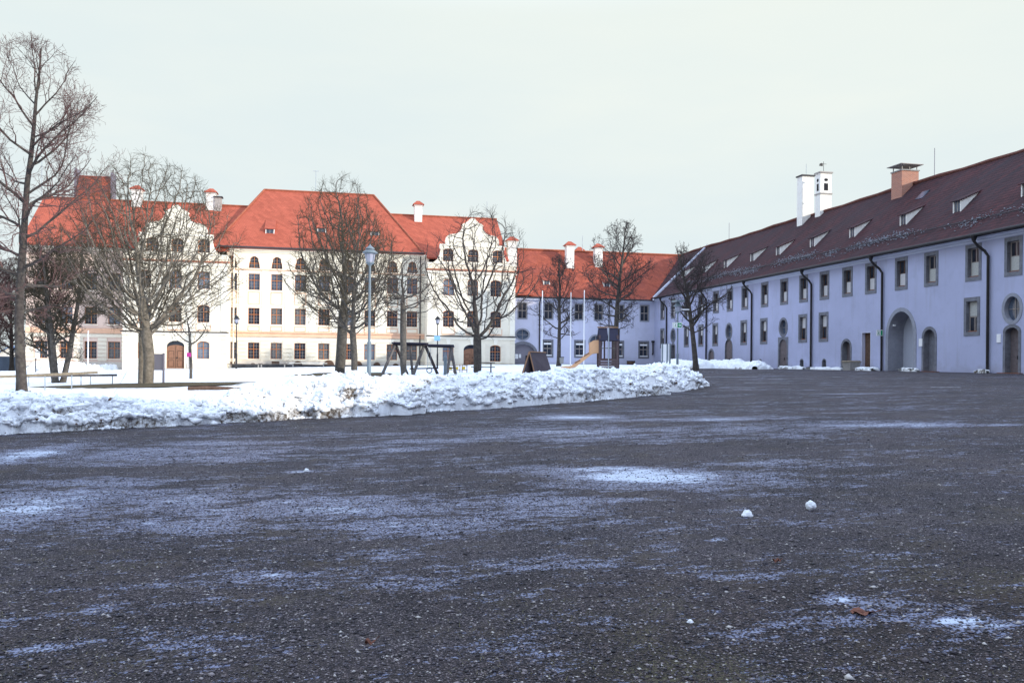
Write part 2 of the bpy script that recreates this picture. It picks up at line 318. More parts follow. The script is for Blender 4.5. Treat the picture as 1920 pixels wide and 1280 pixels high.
class MB:
    def __init__(s): s.v = []; s.f = []
    def quadbox(s, P):
        i = len(s.v); s.v += [tuple(p) for p in P]
        s.f += [(i, i+3, i+2, i+1), (i+4, i+5, i+6, i+7), (i, i+1, i+5, i+4), (i+1, i+2, i+6, i+5), (i+2, i+3, i+7, i+6), (i+3, i, i+4, i+7)]; return s
    def box(s, x0, x1, y0, y1, z0, z1):
        return s.quadbox([(x0,y0,z0),(x1,y0,z0),(x1,y1,z0),(x0,y1,z0),(x0,y0,z1),(x1,y0,z1),(x1,y1,z1),(x0,y1,z1)])
    def bar(s, p, q, w, h=None, up=(0,0,1)):
        p, q = Vector(p), Vector(q); h = h or w; d = (q-p).normalized(); u = Vector(up)
        if abs(d.dot(u)) > 0.98: u = Vector((0,1,0))
        a = d.cross(u).normalized() * w/2; b = a.cross(d).normalized() * h/2
        return s.quadbox([p-a-b, p+a-b, p+a+b, p-a+b, q-a-b, q+a-b, q+a+b, q-a+b])
    def tube(s, pts, r, n=8, cap=True):
        pts = [Vector(p) for p in pts]; rs = r if isinstance(r, (list, tuple)) else [r]*len(pts)
        i0 = len(s.v)
        a0 = None
        for k, p in enumerate(pts):
            d = (pts[min(k+1, len(pts)-1)] - pts[max(k-1, 0)]).normalized()
            if a0 is None:
                u = Vector((0,0,1)) if abs(d.z) < 0.9 else Vector((1,0,0)); a = d.cross(u).normalized()
            else: a = (a0 - d*a0.dot(d)).normalized()
            a0 = a; b = d.cross(a)
            for j in range(n):
                t = 2*math.pi*j/n; s.v.append(tuple(p + (a*math.cos(t) + b*math.sin(t))*rs[k]))
        for k in range(len(pts)-1):
            for j in range(n):
                j2 = (j+1) % n; s.f.append((i0+k*n+j, i0+k*n+j2, i0+(k+1)*n+j2, i0+(k+1)*n+j))
        if cap:
            s.f.append(tuple(i0+j for j in reversed(range(n)))); s.f.append(tuple(i0+(len(pts)-1)*n+j for j in range(n)))
        return s
    def lathe(s, c, prof, n=12):
        """prof: (radius, z) list"""
        i0 = len(s.v); c = Vector(c)
        for r, z in prof:
            for j in range(n):
                t = 2*math.pi*j/n; s.v.append((c.x + r*math.cos(t), c.y + r*math.sin(t), c.z + z))
        for k in range(len(prof)-1):
            for j in range(n):
                j2 = (j+1) % n; s.f.append((i0+k*n+j, i0+k*n+j2, i0+(k+1)*n+j2, i0+(k+1)*n+j))
        s.f.append(tuple(i0+j for j in reversed(range(n)))); s.f.append(tuple(i0+(len(prof)-1)*n+j for j in range(n)))
        return s
    def poly(s, pts):
        i = len(s.v); s.v += [tuple(p) for p in pts]; s.f.append(tuple(range(i, i+len(pts)))); return s
    def sheet(s, pts, thick):
        """flat polygon given thickness along its normal (downwards)"""
        P = [Vector(p) for p in pts]; nrm = (P[1]-P[0]).cross(P[2]-P[0]).normalized()
        if nrm.z < 0: P.reverse(); nrm = -nrm
        n = len(P); i = len(s.v); s.v += [tuple(p) for p in P] + [tuple(p - nrm*thick) for p in P]
        s.f.append(tuple(range(i, i+n))); s.f.append(tuple(reversed(range(i+n, i+2*n))))
        for k in range(n):
            k2 = (k+1) % n; s.f.append((i+k, i+n+k, i+n+k2, i+k2))
        return s
    def mesh(s, name):
        me = bpy.data.meshes.new(name); me.from_pydata(s.v, [], s.f); me.validate(); me.update(); return me
    def build(s, name, m, parent=None, base=None, smooth=False):
        me = s.mesh(name); me.materials.append(m)
        b = WL[parent.name] if parent else Vector(base if base is not None else (0,0,0))
        shift_mesh(me, b)
        if smooth: me.shade_smooth()
        return link(name, me, parent, b)

def inpoly(px, py, P):
    P = np.asarray(P); x, y = P[:,0], P[:,1]; x2, y2 = np.roll(x, -1), np.roll(y, -1); c = np.zeros(len(px), bool)
    for a, b, a2, b2 in zip(x, y, x2, y2):
        if b == b2: continue
        m = ((b > py) != (b2 > py)) & (px < (a2-a)*(py-b)/(b2-b)+a); c ^= m
    return c
def slab_mesh(name, outline, holes, depth, mapf, m):
    """flat plate with openings: front, back and the reveals round every opening"""
    polys = [list(outline)] + [list(h) for h in holes]; vs = []; es = []
    for P in polys:
        i = len(vs); n = len(P); vs += [Vector((float(a), float(b))) for a, b in P]; es += [(i+k, i+(k+1) % n) for k in range(n)]
    v2, _, tris = mgeo.delaunay_2d_cdt(vs, es, [], 0, 1e-6)[:3]
    V = np.array([(a.x, a.y) for a in v2]); Tn = np.array([t for t in tris if len(t) == 3])
    cen = V[Tn].mean(1); keep = inpoly(cen[:,0], cen[:,1], polys[0])
    for h in polys[1:]: keep &= ~inpoly(cen[:,0], cen[:,1], h)
    Tn = Tn[keep]; nV = len(V); U = [V[:,0], V[:,0]]; W_ = [V[:,1], V[:,1]]; D = [np.zeros(nV), np.full(nV, depth)]
    faces = [tuple(t) for t in Tn] + [tuple(reversed(t+nV)) for t in Tn]; off = 2*nV
    for P in polys:
        P = np.array(P, float); n = len(P); U += [P[:,0], P[:,0]]; W_ += [P[:,1], P[:,1]]; D += [np.zeros(n), np.full(n, depth)]
        faces += [(off+k, off+(k+1) % n, off+n+(k+1) % n, off+n+k) for k in range(n)]; off += 2*n
    x, y, z = mapf(np.concatenate(U), np.concatenate(W_), np.concatenate(D)); x, y, z = [np.broadcast_to(q, (off,)) for q in (x, y, z)]
    me = bpy.data.meshes.new(name); me.from_pydata(np.stack([x, y, z], 1).tolist(), [], [tuple(int(i) for i in f) for f in faces])
    bm = bmesh.new(); bm.from_mesh(me); bmesh.ops.remove_doubles(bm, verts=bm.verts, dist=1e-4); bmesh.ops.recalc_face_normals(bm, faces=bm.faces); bm.to_mesh(me); bm.free()
    me.name = name; me.materials.clear(); me.materials.append(m); me.update(); return me
def rect(u0, u1, v0, v1): return [(u0,v0),(u1,v0),(u1,v1),(u0,v1)]
def arch(uc, w, v0, v1, rise=None, n=14):
    """opening with a curved head of the given rise"""
    rise = w/2 if rise is None else rise
    P = [(uc-w/2, v0), (uc+w/2, v0)]
    for k in range(n+1):
        t = math.pi*k/n; P.append((uc + w/2*math.cos(t), v1-rise + rise*math.sin(t)))
    return P
def oval(uc, vc, w, h, n=28): return [(uc + w/2*math.cos(2*math.pi*k/n), vc + h/2*math.sin(2*math.pi*k/n)) for k in range(n)]
LOC = lambda u, v, w: (u, w, v)          # local drawing plane: x, z, depth into the wall = +y

# ------------------------------------------------------------------ window templates (front faces -y)
T = {}
def tmpl(key, parts): T[key] = parts
def sash(key, w, h, kind, matw, bars=True, glass='glass', transom=0.6, fr=0.06, extra=None):
    """window frame with cross of mullion and transom, small glazing bars, glass pane, sill"""
    if kind == 'rect': outl = rect(-w/2, w/2, 0, h)
    elif kind == 'arch': outl = arch(0, w, 0, h, w*0.22)
    elif kind == 'bell':
        outl = [(-w/2-.04,0),(w/2+.04,0),(w/2-.02,h*.35),(w/2-.10,h*.55),(w/2-.10,h*.80),(w*.26,h*.92),(w*.12,h),(-w*.12,h),(-w*.26,h*.92),(-w/2+.10,h*.80),(-w/2+.10,h*.55),(-w/2+.02,h*.35)]
    cx = 0; inner = []
    def clipx(v):   # half width available at height v
        if kind == 'rect': return w/2
        if kind == 'arch':
            rise = w*0.22; vs = h-rise
            return w/2 if v <= vs else w/2*math.sqrt(max(0, 1-((v-vs)/rise)**2))
        pts = [(w/2+.04,0),(w/2-.02,h*.35),(w/2-.10,h*.55),(w/2-.10,h*.80),(w*.26,h*.92),(w*.12,h)]
        for (a, va), (b, vb) in zip(pts, pts[1:]):
            if va <= v <= vb: return a + (b-a)*(v-va)/(vb-va)
        return 0.1
    tz = h*transom; mw = 0.032
    for (va, vb) in ((fr, tz-mw), (tz+mw, h-fr)):
        for sg in (-1, 1):
            K = 6; P = []
            for k in range(K+1):
                v = va + (vb-va)*k/K; P.append((sg*max(mw+.02, clipx(v + (fr if v > h*.7 and kind != 'rect' else 0))-fr), v))
            P = [(sg*mw, va)] + P + [(sg*mw, vb)]
            inner.append(P)
    me = slab_mesh(key+' frame', outl, inner, 0.06, LOC, M[matw])
    parts = [('window', me, (0, 0.0, 0), None)]
    g = slab_mesh(key+' pane', outl, [], 0.012, LOC, M[glass]); parts.append(('pane', g, (0, 0.04, 0), 'window'))
    if bars:
        b = MB()
        for sg in (-1, 1):
            xm = sg*(w/2-fr+mw)/2
            b.box(xm-.012, xm+.012, 0.015, 0.035, fr, h-fr-(0 if kind == 'rect' else h*.12))
        for v in (tz*.36, tz*.68, tz+(h-tz)*.5): b.box(-clipx(v)+fr*.6, clipx(v)-fr*.6, 0.017, 0.033, v-.012, v+.012)
        mm = b.mesh(key+' bars'); mm.materials.append(M['bars']); parts.append(('glazing_bars', mm, (0, 0, 0), 'window'))
    s = MB().box(-w/2-.10, w/2+.10, -.24, 0.06, -.09, -.01); sm = s.mesh(key+' sill'); sm.materials.append(M['white_stucco']); parts.append(('sill', sm, (0, 0, 0), 'window'))
    if extra: parts += extra
    T[key] = parts
VR = random.Random(99)
KINDS = {}
def put(key, parent, loc, rotz=0.0, over=None):
    key = VR.choice(KINDS.get(key, [key]))
    """place the parts of a template at a world point"""
    loc = Vector(loc); made = {}
    Rz = Matrix.Rotation(rotz, 3, 'Z'); root = None
    for nm, me, off, par in T[key]:
        p = made.get(par, parent) if par else parent
        o = bpy.data.objects.new(nm, me); C.objects.link(o)
        w = loc + Rz @ Vector(off); o.parent = p
        if p is parent: o.location = w - WL[parent.name]; o.rotation_euler = (0, 0, rotz)
        else: o.location = Vector(off) - Vector(made_off[par])
        WL[o.name] = w; made[nm] = o
        if p is parent: made_off = {nm: off}; root = o
    return root

sash('main', 1.22, 1.85, 'rect', 'orange_wood')
sash('main_blue', 1.22, 1.85, 'rect', 'orange_wood', glass='glass_blue')
sash('mainb', 1.22, 1.80, 'rect', 'orange_wood')
sash('mainb_blue', 1.22, 1.80, 'rect', 'orange_wood', glass='glass_blue')
sash('arch', 1.25, 1.85, 'arch', 'orange_wood')
M['glass_curtain'] = mat('glass with net curtain behind', (0.12, 0.12, 0.125), 0.25, 0.5, 3.5, spec=0.5, stain=(0.02, 0.022, 0.03), stain_amt=0.9, stain_scale=1.6)
M['glass_pale'] = mat('glass with painted sky reflection', (0.14, 0.17, 0.22), 0.2, 0.4, 1.2, spec=0.6)  # pale base colour stands in for reflected sky
sash('main with curtain', 1.22, 1.85, 'rect', 'orange_wood', glass='glass_curtain')
sash('main with sky', 1.22, 1.85, 'rect', 'orange_wood', glass='glass_pale')
sash('mainb with curtain', 1.22, 1.80, 'rect', 'orange_wood', glass='glass_curtain')
sash('mainb with sky', 1.22, 1.80, 'rect', 'orange_wood', glass='glass_pale')
sash('arch with curtain', 1.25, 1.85, 'arch', 'orange_wood', glass='glass_curtain')
sash('arch with sky', 1.25, 1.85, 'arch', 'orange_wood', glass='glass_pale')
KINDS['main'] = ['main', 'main', 'main with curtain', 'main with sky']
KINDS['mainb'] = ['mainb', 'mainb', 'mainb with curtain', 'mainb with curtain', 'mainb with sky']
KINDS['arch'] = ['arch', 'arch', 'arch with curtain', 'arch with sky']
sash('bell', 1.15, 1.34, 'bell', 'orange_wood', transom=0.42)

# ------------------------------------------------------------------ generic lumps
ICO = None
def ico(level=1):
    bm = bmesh.new(); bmesh.ops.create_icosphere(bm, subdivisions=level, radius=1.0)
    v = np.array([p.co[:] for p in bm.verts]); f = [tuple(x.index for x in p.verts) for p in bm.faces]; bm.free(); return v, np.array(f)
def lumps_mesh(name, pts, rad, m, squash=0.7, level=1, jitter=0.22, seed=1):
    r = np.random.default_rng(seed); v, f = ico(level); n = len(pts); pts = np.asarray(pts, float); rad = np.asarray(rad, float)
    V = v[None] * (1 + r.normal(0, jitter, (n, len(v), 1))) * rad[:, None, None] * np.array([1, 1, squash]) * (1 + r.normal(0, .15, (n, 1, 3)))
    V = V + pts[:, None, :]; Fc = f[None] + (np.arange(n) * len(v))[:, None, None]
    me = np_mesh(name, V.reshape(-1, 3), Fc.reshape(-1, 3)); me.materials.append(m); return me
def np_mesh(name, V, Fa):
    me = bpy.data.meshes.new(name); V = np.asarray(V, 'f'); Fa = np.asarray(Fa, 'i'); k = Fa.shape[1]
    me.vertices.add(len(V)); me.vertices.foreach_set('co', V.ravel())
    me.loops.add(Fa.size); me.loops.foreach_set('vertex_index', Fa.ravel())
    me.polygons.add(len(Fa)); me.polygons.foreach_set('loop_start', np.arange(0, Fa.size, k, dtype='i'))
    me.update(calc_edges=True); me.validate(); return me
def vnoise(x, y, seed=0):
    """smooth value noise, arrays"""
    xi = np.floor(x).astype(np.int64); yi = np.floor(y).astype(np.int64); fx = x-xi; fy = y-yi
    fx = fx*fx*(3-2*fx); fy = fy*fy*(3-2*fy)
    def h(a, b):
        n = (a*374761393 + b*668265263 + seed*1442695041) & 0xffffffff; n = ((n ^ (n >> 13))*1274126177) & 0xffffffff; return ((n ^ (n >> 16)) & 0xffff)/65535.0
    return (h(xi,yi)*(1-fx)+h(xi+1,yi)*fx)*(1-fy) + (h(xi,yi+1)*(1-fx)+h(xi+1,yi+1)*fx)*fy
def fbm(x, y, o=5, seed=0, g=0.5):
    s = 0; a = 1; t = 0
    for k in range(o): s = s + a*vnoise(x*2**k, y*2**k, seed+k*17); t += a; a *= g
    return s/t

# ------------------------------------------------------------------ dormers and chimneys
def dormer(parent, loc, rotz, w, h, s, s2, roofm, name='dormer'):
    """small shed dormer: two triangular cheeks, tiled roof, dark window; front faces local -y"""
    Ld = h/(s-s2)
    base = WL[parent.name]
    b = MB(); th = 0.07
    for x0 in (-w/2, w/2-th):
        P = [(x0,0,-.15),(x0,0,h),(x0,Ld,Ld*s+.0)]; Q = [(p[0]+th,p[1],p[2]) for p in P]
        i = len(b.v); b.v += P+Q; b.f += [(i,i+2,i+1),(i+3,i+4,i+5),(i,i+1,i+4,i+3),(i+1,i+2,i+5,i+4),(i+2,i,i+3,i+5)]
    b.box(-w/2+th, w/2-th, 0.02, .06, -.12, .02)
    me = b.mesh(name); me.materials.append(M['chim_white'])
    d = link(name, me, parent, loc, rotz)
    r = MB(); e = .14; up = Ld+.45
    r.sheet([(-w/2-.1,-e,h-e*s2+.02),(w/2+.1,-e,h-e*s2+.02),(w/2+.1,up,h+up*s2+.02),(-w/2-.1,up,h+up*s2+.02)], .06)
    rm = r.mesh('dormer roof'); rm.materials.append(roofm); o = bpy.data.objects.new('dormer_roof', rm); C.objects.link(o); o.parent = d; WL[o.name] = Vector(loc)
    g = MB().box(-w/2+th, w/2-th, .06, .09, 0.02, h-.02); gm = g.mesh('dormer window'); gm.materials.append(M['glass_blue']); o = bpy.data.objects.new('dormer_window', gm); C.objects.link(o); o.parent = d; WL[o.name] = Vector(loc)
    g = MB().box(-.02, .02, .035, .06, .02, h-.02); g.box(-w/2+th, -w/2+th+.05, .03, .06, .02, h-.02); g.box(w/2-th-.05, w/2-th, .03, .06, .02, h-.02)
    gm = g.mesh('dormer frame'); gm.materials.append(M['chim_grey']); o = bpy.data.objects.new('dormer_frame', gm); C.objects.link(o); o.parent = d; WL[o.name] = Vector(loc)
    return d
def chimney(parent, x, y, z0, z1, wx, wy, m, cap='hip', capm=None, label=None):
    c = MB().box(x-wx/2, x+wx/2, y-wy/2, y+wy/2, z0, z1).build('chimney', m, parent)
    if label: c['label'] = label
    if cap == 'hip':
        b = MB(); e = .22; ze = z1; b.box(x-wx/2-.08, x+wx/2+.08, y-wy/2-.08, y+wy/2+.08, z1-.14, z1-.002)
        b.build('chimney_collar', m, c)
        k = MB(); X0,X1,Y0,Y1 = x-wx/2-e, x+wx/2+e, y-wy/2-e, y+wy/2+e
        i = 0; k.v = [(X0,Y0,ze),(X1,Y0,ze),(X1,Y1,ze),(X0,Y1,ze),(X0,Y0,ze+.06),(X1,Y0,ze+.06),(X1,Y1,ze+.06),(X0,Y1,ze+.06),(x-wx*.2,y,ze+.55),(x+wx*.2,y,ze+.55)]
        k.f = [(3,2,1,0),(0,1,5,4),(1,2,6,5),(2,3,7,6),(3,0,4,7),(4,5,9,8),(5,6,9),(6,7,8,9),(7,4,8)]
        k.build('chimney_cap', capm or M['roof_red'], c)
    elif cap == 'flat':
        MB().box(x-wx/2-.14, x+wx/2+.14, y-wy/2-.14, y+wy/2+.14, z1, z1+.12).build('chimney_cap', capm or M['dark_trim'], c)
    return c
def on_roofY(px, py, Y0, z0, s):
    d = ray(px, py); t = (z0 - Y0*s - EYE)/(d.z - d.y*s); return Vector((0,0,EYE)) + d*t
def on_roofX(px, py, X0, z0, s):
    d = ray(px, py); t = (z0 - X0*s - EYE)/(d.z - d.x*s); return Vector((0,0,EYE)) + d*t

# ------------------------------------------------------------------ baroque building at the back
YR, YM, YW = 92.0, 95.0, 96.0
bb = empty('baroque_building', (-0.5, 95, 0.4), 'long cream baroque building with bright red roofs and two curved white gables', 'building')
mapY = lambda Y: (lambda u, v, w: (u, Y + w, v))
def col(px, Y): return onY(px, 640, Y).x
def wall_part(name, outl, holes, depth, Y, m):
    me = slab_mesh(name, outl, holes, depth, mapY(Y), m); shift_mesh(me, WL[bb.name]); return link(name, me, bb, WL[bb.name])
# main block
XL, XR = -10.75, 10.35
mcols = [col(p, YM) for p in (432.6, 475.5, 518, 562.3, 607, 651, 693, 735, 772)]
MROWS = ((1.68, 1.80, 'mainb'), (5.45, 1.80, 'mainb'), (9.18, 1.80, 'mainb_blue'), (11.55, 1.34, 'bell'))
for (za, zb_), (z0, h, k) in zip(((-.6, 4.4), (4.4, 8.3), (8.3, 11.3), (11.3, 13.65)), MROWS):
    holes = []
    for u in mcols:
        if k == 'bell': holes.append([(u + a, z0 + b) for a, b in ((-.60,0),(.60,0),(.54,h*.4),(.44,h*.62),(.44,h*.8),(.28,h*.9),(.12,h*.98),(-.12,h*.98),(-.28,h*.9),(-.44,h*.8),(-.44,h*.62),(-.54,h*.4))])
        else: holes.append(rect(u-.60, u+.60, z0+.01, z0+h-.01))
    wall_part('wall', rect(XL-.4, XR+.4, za, zb_), holes, .35, YM, M['cream'])
for u in mcols:
    for z0, h, k in MROWS: put(k if not (k == 'main' and False) else k, bb, (u, YM+.17, z0))
# banded ground floor of the main block
def bands(us, hw, x0, x1, z0, z1, Y, zw0, zw1, step=0.42, gap=0.06, d=0.07, m='cream_low'):
    b = MB(); z = z0
    while z < z1-.1:
        zt = min(z+step-gap, z1); xs = [x0]
        if zt > zw0-.12 and z < zw1+.1:
            for u in sorted(us): xs += [u-hw, u+hw]
        xs.append(x1)
        for a, c in zip(xs[0::2], xs[1::2]):
            if c-a > .05: b.box(a, c, Y-d, Y-.003, z, zt)
        z += step
    return b.build('rusticated_band', M[m], bb)
bands(mcols, .72, XL, XR, 1.55, 4.05, YM, 1.68, 3.50)
MB().box(XL, XR, YM-.10, YM-.003, -.5, 1.48).build('plinth', M['plinth'], bb)
b = MB(); b.box(XL, XR, YM-.16, YM-.003, 4.12, 4.68); b.box(XL, XR, YM-.28, YM-.16, 4.53, 4.68); b.box(XL, XR, YM-.10, YM-.003, 11.33, 11.42); b.build('string_course', M['pink'], bb)
b = MB()
for i, u in enumerate(mcols):
    for s_ in (-1, 1):
        pass
for a, c in zip(mcols[:-1], mcols[1:]):
    m_ = (a+c)/2; b.box(m_-.36, m_+.36, YM-.07, YM-.003, 4.71, 11.3)
b.box(XL, mcols[0]-1.0, YM-.07, YM-.003, 4.71, 11.3)
b.build('pilaster_strips', M['white_stucco'], bb)
for u in mcols:
    for z0, zz in ((4.74, 5.30), (7.65, 9.02)):
        b = MB(); w_ = .62; b.box(u-w_, u-w_+.07, YM-.05, YM-.003, z0+.05, zz-.1); b.box(u+w_-.07, u+w_, YM-.05, YM-.003, z0+.05, zz-.1)
        b.box(u-w_, u+w_, YM-.05, YM-.003, zz-.1, zz-.03); b.box(u-w_, u+w_, YM-.05, YM-.003, z0+.0, z0+.05); b.build('stucco_panel', M['pink'], bb)
for u in mcols:
    b = MB()
    b.box(u-.72, u-.61, YM-.06, YM-.003, 5.40, 7.35); b.box(u+.61, u+.72, YM-.06, YM-.003, 5.40, 7.35); b.box(u-.72, u-.61, YM-.06, YM-.003, 9.1, 11.1); b.box(u+.61, u+.72, YM-.06, YM-.003, 9.1, 11.1)
    for s_ in (-1, 1):     # little curved heads above the first floor windows
        pts = [(u+s_*.85, YM-.06, 7.44), (u+s_*.5, YM-.06, 7.46), (u+s_*.28, YM-.06, 7.55), (u, YM-.06, 7.60)]; b.tube(pts, .05, 4)
    b.quadbox([(u-.16,YM-.1,3.56),(u+.16,YM-.1,3.56),(u+.16,YM-.073,3.56),(u-.16,YM-.073,3.56),(u-.25,YM-.1,4.04),(u+.25,YM-.1,4.04),(u+.25,YM-.073,4.04),(u-.25,YM-.073,4.04)])
    b.build('window_surround', M['white_stucco'], bb)
b = MB(); b.box(XL-.1, XR+.1, YM-.30, YM-.003, 13.45, 13.65); b.box(XL-.1, XR+.1, YM-.14, YM-.003, 13.28, 13.44); b.build('eaves_cornice', M['cream'], bb)
MB().tube([(XL-1.2, YM-.56, 13.76), (XR-.2, YM-.56, 13.76)], .10, 8).build('gutter', M['dark_trim'], bb)
# cellar openings of the main block
for px, w_, h_, kind in ((432, 1.0, .45, 'r'), (475, .6, .30, 'a'), (517, .8, .55, 'r'), (559, .95, .62, 'a'), (617, 1.15, .8, 'a'), (671, 1.0, .7, 'a'), (707, .8, .55, 'a'), (742, .7, .4, 'a')):
    u = col(px, YM); outl = rect(u-w_/2, u+w_/2, 1.0, 1.0+h_*.8) if kind == 'r' else arch(u, w_, .9, 1.0+h_*.8, min(w_/2, h_*.75))
    me = slab_mesh('cellar_window', outl, [], .05, mapY(YM-.155), M['log']); shift_mesh(me, WL[bb.name]); link('cellar_window', me, bb)
# risalits with curved gables
def gable_outline(uc, hw, zb):
    half = [(hw, zb), (hw, 12.5), (4.35, 12.5), (4.12, 12.62), (3.85, 12.9), (3.62, 13.4), (3.50, 14.0), (3.62, 14.15), (3.62, 14.55), (2.97, 14.55), (3.0, 15.0), (2.88, 15.35), (2.6, 15.6), (2.2, 15.68), (1.75, 15.72), (1.42, 15.95), (1.2, 16.3), (1.08, 16.62), (1.2, 16.72), (1.0, 16.9), (.72, 17.0), (.5, 17.2), (.3, 17.42), (0.12, 17.5)]
    return [(uc+a, z) for a, z in half] + [(uc-a, z) for a, z in reversed(half)]
def risalit(uc, hw, px_cols, px_g, door_px, gz, sc=1.0):
    cols = [col(p, YR) for p in px_cols]; holes = []
    ds = [c for c in cols]; wz = ((1.62, 'arch'), (5.42, 'arch'), (8.90, 'arch'))
    ud = col(door_px, YR); A = lambda u, z0, h: arch(u, 1.22, z0+.01, z0+h-.01, 1.25*.22)
    for i, u in enumerate(cols):
        for j, (z0, k) in enumerate(wz):
            if j == 0 and i == 1: continue
            holes.append(A(u, z0, 1.85)); put(k, bb, (u, YR+.17, z0))
    gcols = [col(p, YR) for p in px_g]
    for u in gcols: holes.append(arch(u, 1.17, 12.68, 14.1, .3)); put('bell2', bb, (u, YR+.17, 12.66))
    holes.append(arch(ud, 1.75, gz, 3.48, .55))
    wall_part('gable_front', gable_outline(uc, hw, -.6), holes, .38, YR, M['cream'])
    # side walls of the projection
    for xa in (uc-hw, uc+hw-.3): MB().box(xa, xa+.3, YR+.383, YM+1, -.6, 12.4).build('side_wall', M['cream'], bb)
    # door
    lf = MB(); lf.box(ud-.86, ud-.012, YR+.2, YR+.28, gz, 2.72); lf.box(ud+.012, ud+.86, YR+.2, YR+.28, gz, 2.72)
    for s_ in (-1, 1):
        for za, zb in ((gz+.15, gz+.85), (gz+1.0, 2.5)): lf.box(ud+s_*.44-.28, ud+s_*.44+.28, YR+.17, YR+.2, za, zb)
    me = slab_mesh('door', arch(ud, 1.72, gz, 3.05, .35), [], .08, mapY(YR+.2), M['wood_door']); shift_mesh(me, WL[bb.name]); dr = link('door', me, bb)
    q = MB(); q.box(ud-.015, ud+.015, YR+.17, YR+.2, gz, 3.0)
    for s_ in (-1, 1):
        for za, zb in ((gz+.15, gz+.85), (gz+1.0, 2.45)):
            q.box(ud+s_*.44-.28, ud+s_*.44-.24, YR+.175, YR+.2, za, zb); q.box(ud+s_*.44+.24, ud+s_*.44+.28, YR+.175, YR+.2, za, zb); q.box(ud+s_*.44-.24, ud+s_*.44+.24, YR+.175, YR+.2, zb-.05, zb); q.box(ud+s_*.44-.24, ud+s_*.44+.24, YR+.175, YR+.2, za, za+.05)
    q.build('door_panels', M['log'], dr); MB().box(ud+.12, ud+.18, YR+.10, YR+.17, gz+1.0, gz+1.18).build('handle', M['black'], dr)
    me = slab_mesh('fanlight', arch(ud, 1.75, 2.6, 3.48, .55), [], .03, mapY(YR+.3), M['glass']); shift_mesh(me, WL[bb.name]); link('fanlight', me, bb)
    MB().box(ud-1.1, ud+1.1, YR-.6, YR+.19, gz-.35, gz-.01).build('door_step', M['concrete'], bb)
    # banded corners and strips
    b = MB(); z = 1.45
    while z < 4.1:
        for a, c in ((uc-hw, uc-hw+.55), (uc+hw-.55, uc+hw)): b.box(a, c, YR-.06, YR-.003, z, z+.30)
        for i, u in enumerate(cols):
            if i == 1: continue
            if z < 3.5: b.box(u-1.15, u-.64, YR-.06, YR-.003, z, z+.30); b.box(u+.64, u+1.15, YR-.06, YR-.003, z, z+.30)
        z += .37
    b.build('rusticated_corner', M['cream_low'], bb)
    for a, c in ((uc-hw, ud-1.15), (ud+1.15, uc+hw)): MB().box(a, c, YR-.08, YR-.003, -.5, 1.2).build('plinth', M['plinth'], bb)
    MB().box(uc-hw-.15, uc+hw+.15, YR-.22, YR-.003, 4.33, 4.44).build('dark_ledge', M['dark_trim'], bb)
    b = MB(); b.box(uc-hw-.05, uc+hw+.05, YR-.14, YR-.003, 4.08, 4.32)
    for u in cols + [uc-hw+.5, uc+hw-.5]: pass
    xs = sorted([uc-hw+.03, (cols[0]+cols[1])/2-.3, (cols[1]+cols[2])/2-.3, uc+hw-.63])
    for x in xs: b.box(x, x+.60, YR-.08, YR-.003, 4.5, 11.3)
    b.box(uc-hw-.12, uc+hw+.12, YR-.20, YR-.003, 11.35, 11.62)
    b.box(uc-hw-.06, uc+hw+.06, YR-.10, YR-.003, 12.38, 12.5)
    b.box(uc-3.62, uc+3.62, YR-.10, YR-.003, 14.38, 14.55)
    for u in cols:
        b.quadbox([(u-.14,YR-.11,3.5),(u+.14,YR-.11,3.5),(u+.14,YR-.003,3.5),(u-.14,YR-.003,3.5),(u-.26,YR-.11,4.07),(u+.26,YR-.11,4.07),(u+.26,YR-.003,4.07),(u-.26,YR-.003,4.07)])
    b.build('white_stucco_strips', M['white_stucco'], bb)
    MB().box(uc-hw-.22, uc+hw+.22, YR-.34, YR-.003, 11.64, 11.80).build('brown_cornice', M['brown_trim'], bb)
    for u in cols:
        b = MB()
        b.box(u-.72, u+.72, YR-.05, YR-.003, 4.55, 4.66)
        b.box(u-.74, u-.68, YR-.05, YR-.003, 4.66, 5.25); b.box(u+.68, u+.74, YR-.05, YR-.003, 4.66, 5.25)
        b.build('apron_panel', M['pink'], bb)
    for u in cols:
        b = MB()
        for s_ in (-1, 1):
            b.tube([(u+s_*.85, YR-.05, 7.5), (u+s_*.55, YR-.05, 7.62), (u+s_*.3, YR-.05, 7.85), (u, YR-.05, 7.95)], .06, 4)
            b.box(u+s_*.66-.04, u+s_*.66+.04, YR-.06, YR-.003, 5.4, 7.35); b.box(u+s_*.66-.04, u+s_*.66+.04, YR-.06, YR-.003, 8.9, 10.8)
        b.build('window_surround', M['white_stucco'], bb)
    # gable edge coping: dark thin sheet following the curve
    pts = [Vector((x, YR+.19, z+.02)) for x, z in gable_outline(uc, hw, -.6)[2:-2]]
    b = MB()
    for p, q_ in zip(pts, pts[1:]):
        if (p-q_).length > .02: b.bar(p, q_, .46, .06, up=(0,1,0)) if False else b.bar(p, q_, .05, .46, up=(0,1,0))
    b.build('gable_coping', M['white_stucco'], bb)
    # roof behind the gable
    b = MB(); zr = 16.0; ye = 99.5
    b.sheet([(uc-4.6, YR+.39, 12.35), (uc, YR+.39, zr), (uc, ye, zr), (uc-4.6, ye, 12.35)], .15)
    b.sheet([(uc+4.6, YR+.39, 12.35), (uc, YR+.39, zr), (uc, ye, zr), (uc+4.6, ye, 12.35)], .15)
    b.build('gable_roof', M['roof_red'], bb)
sash('bell2', 1.20, 1.45, 'arch', 'orange_wood', transom=0.5)
risalit(15.25, 4.95, (840.5, 885.5, 929), (839, 886, 932), 884, .95)
risalit(-15.8, 5.1, (270, 328, 381), (284, 331, 381), 329, .62)
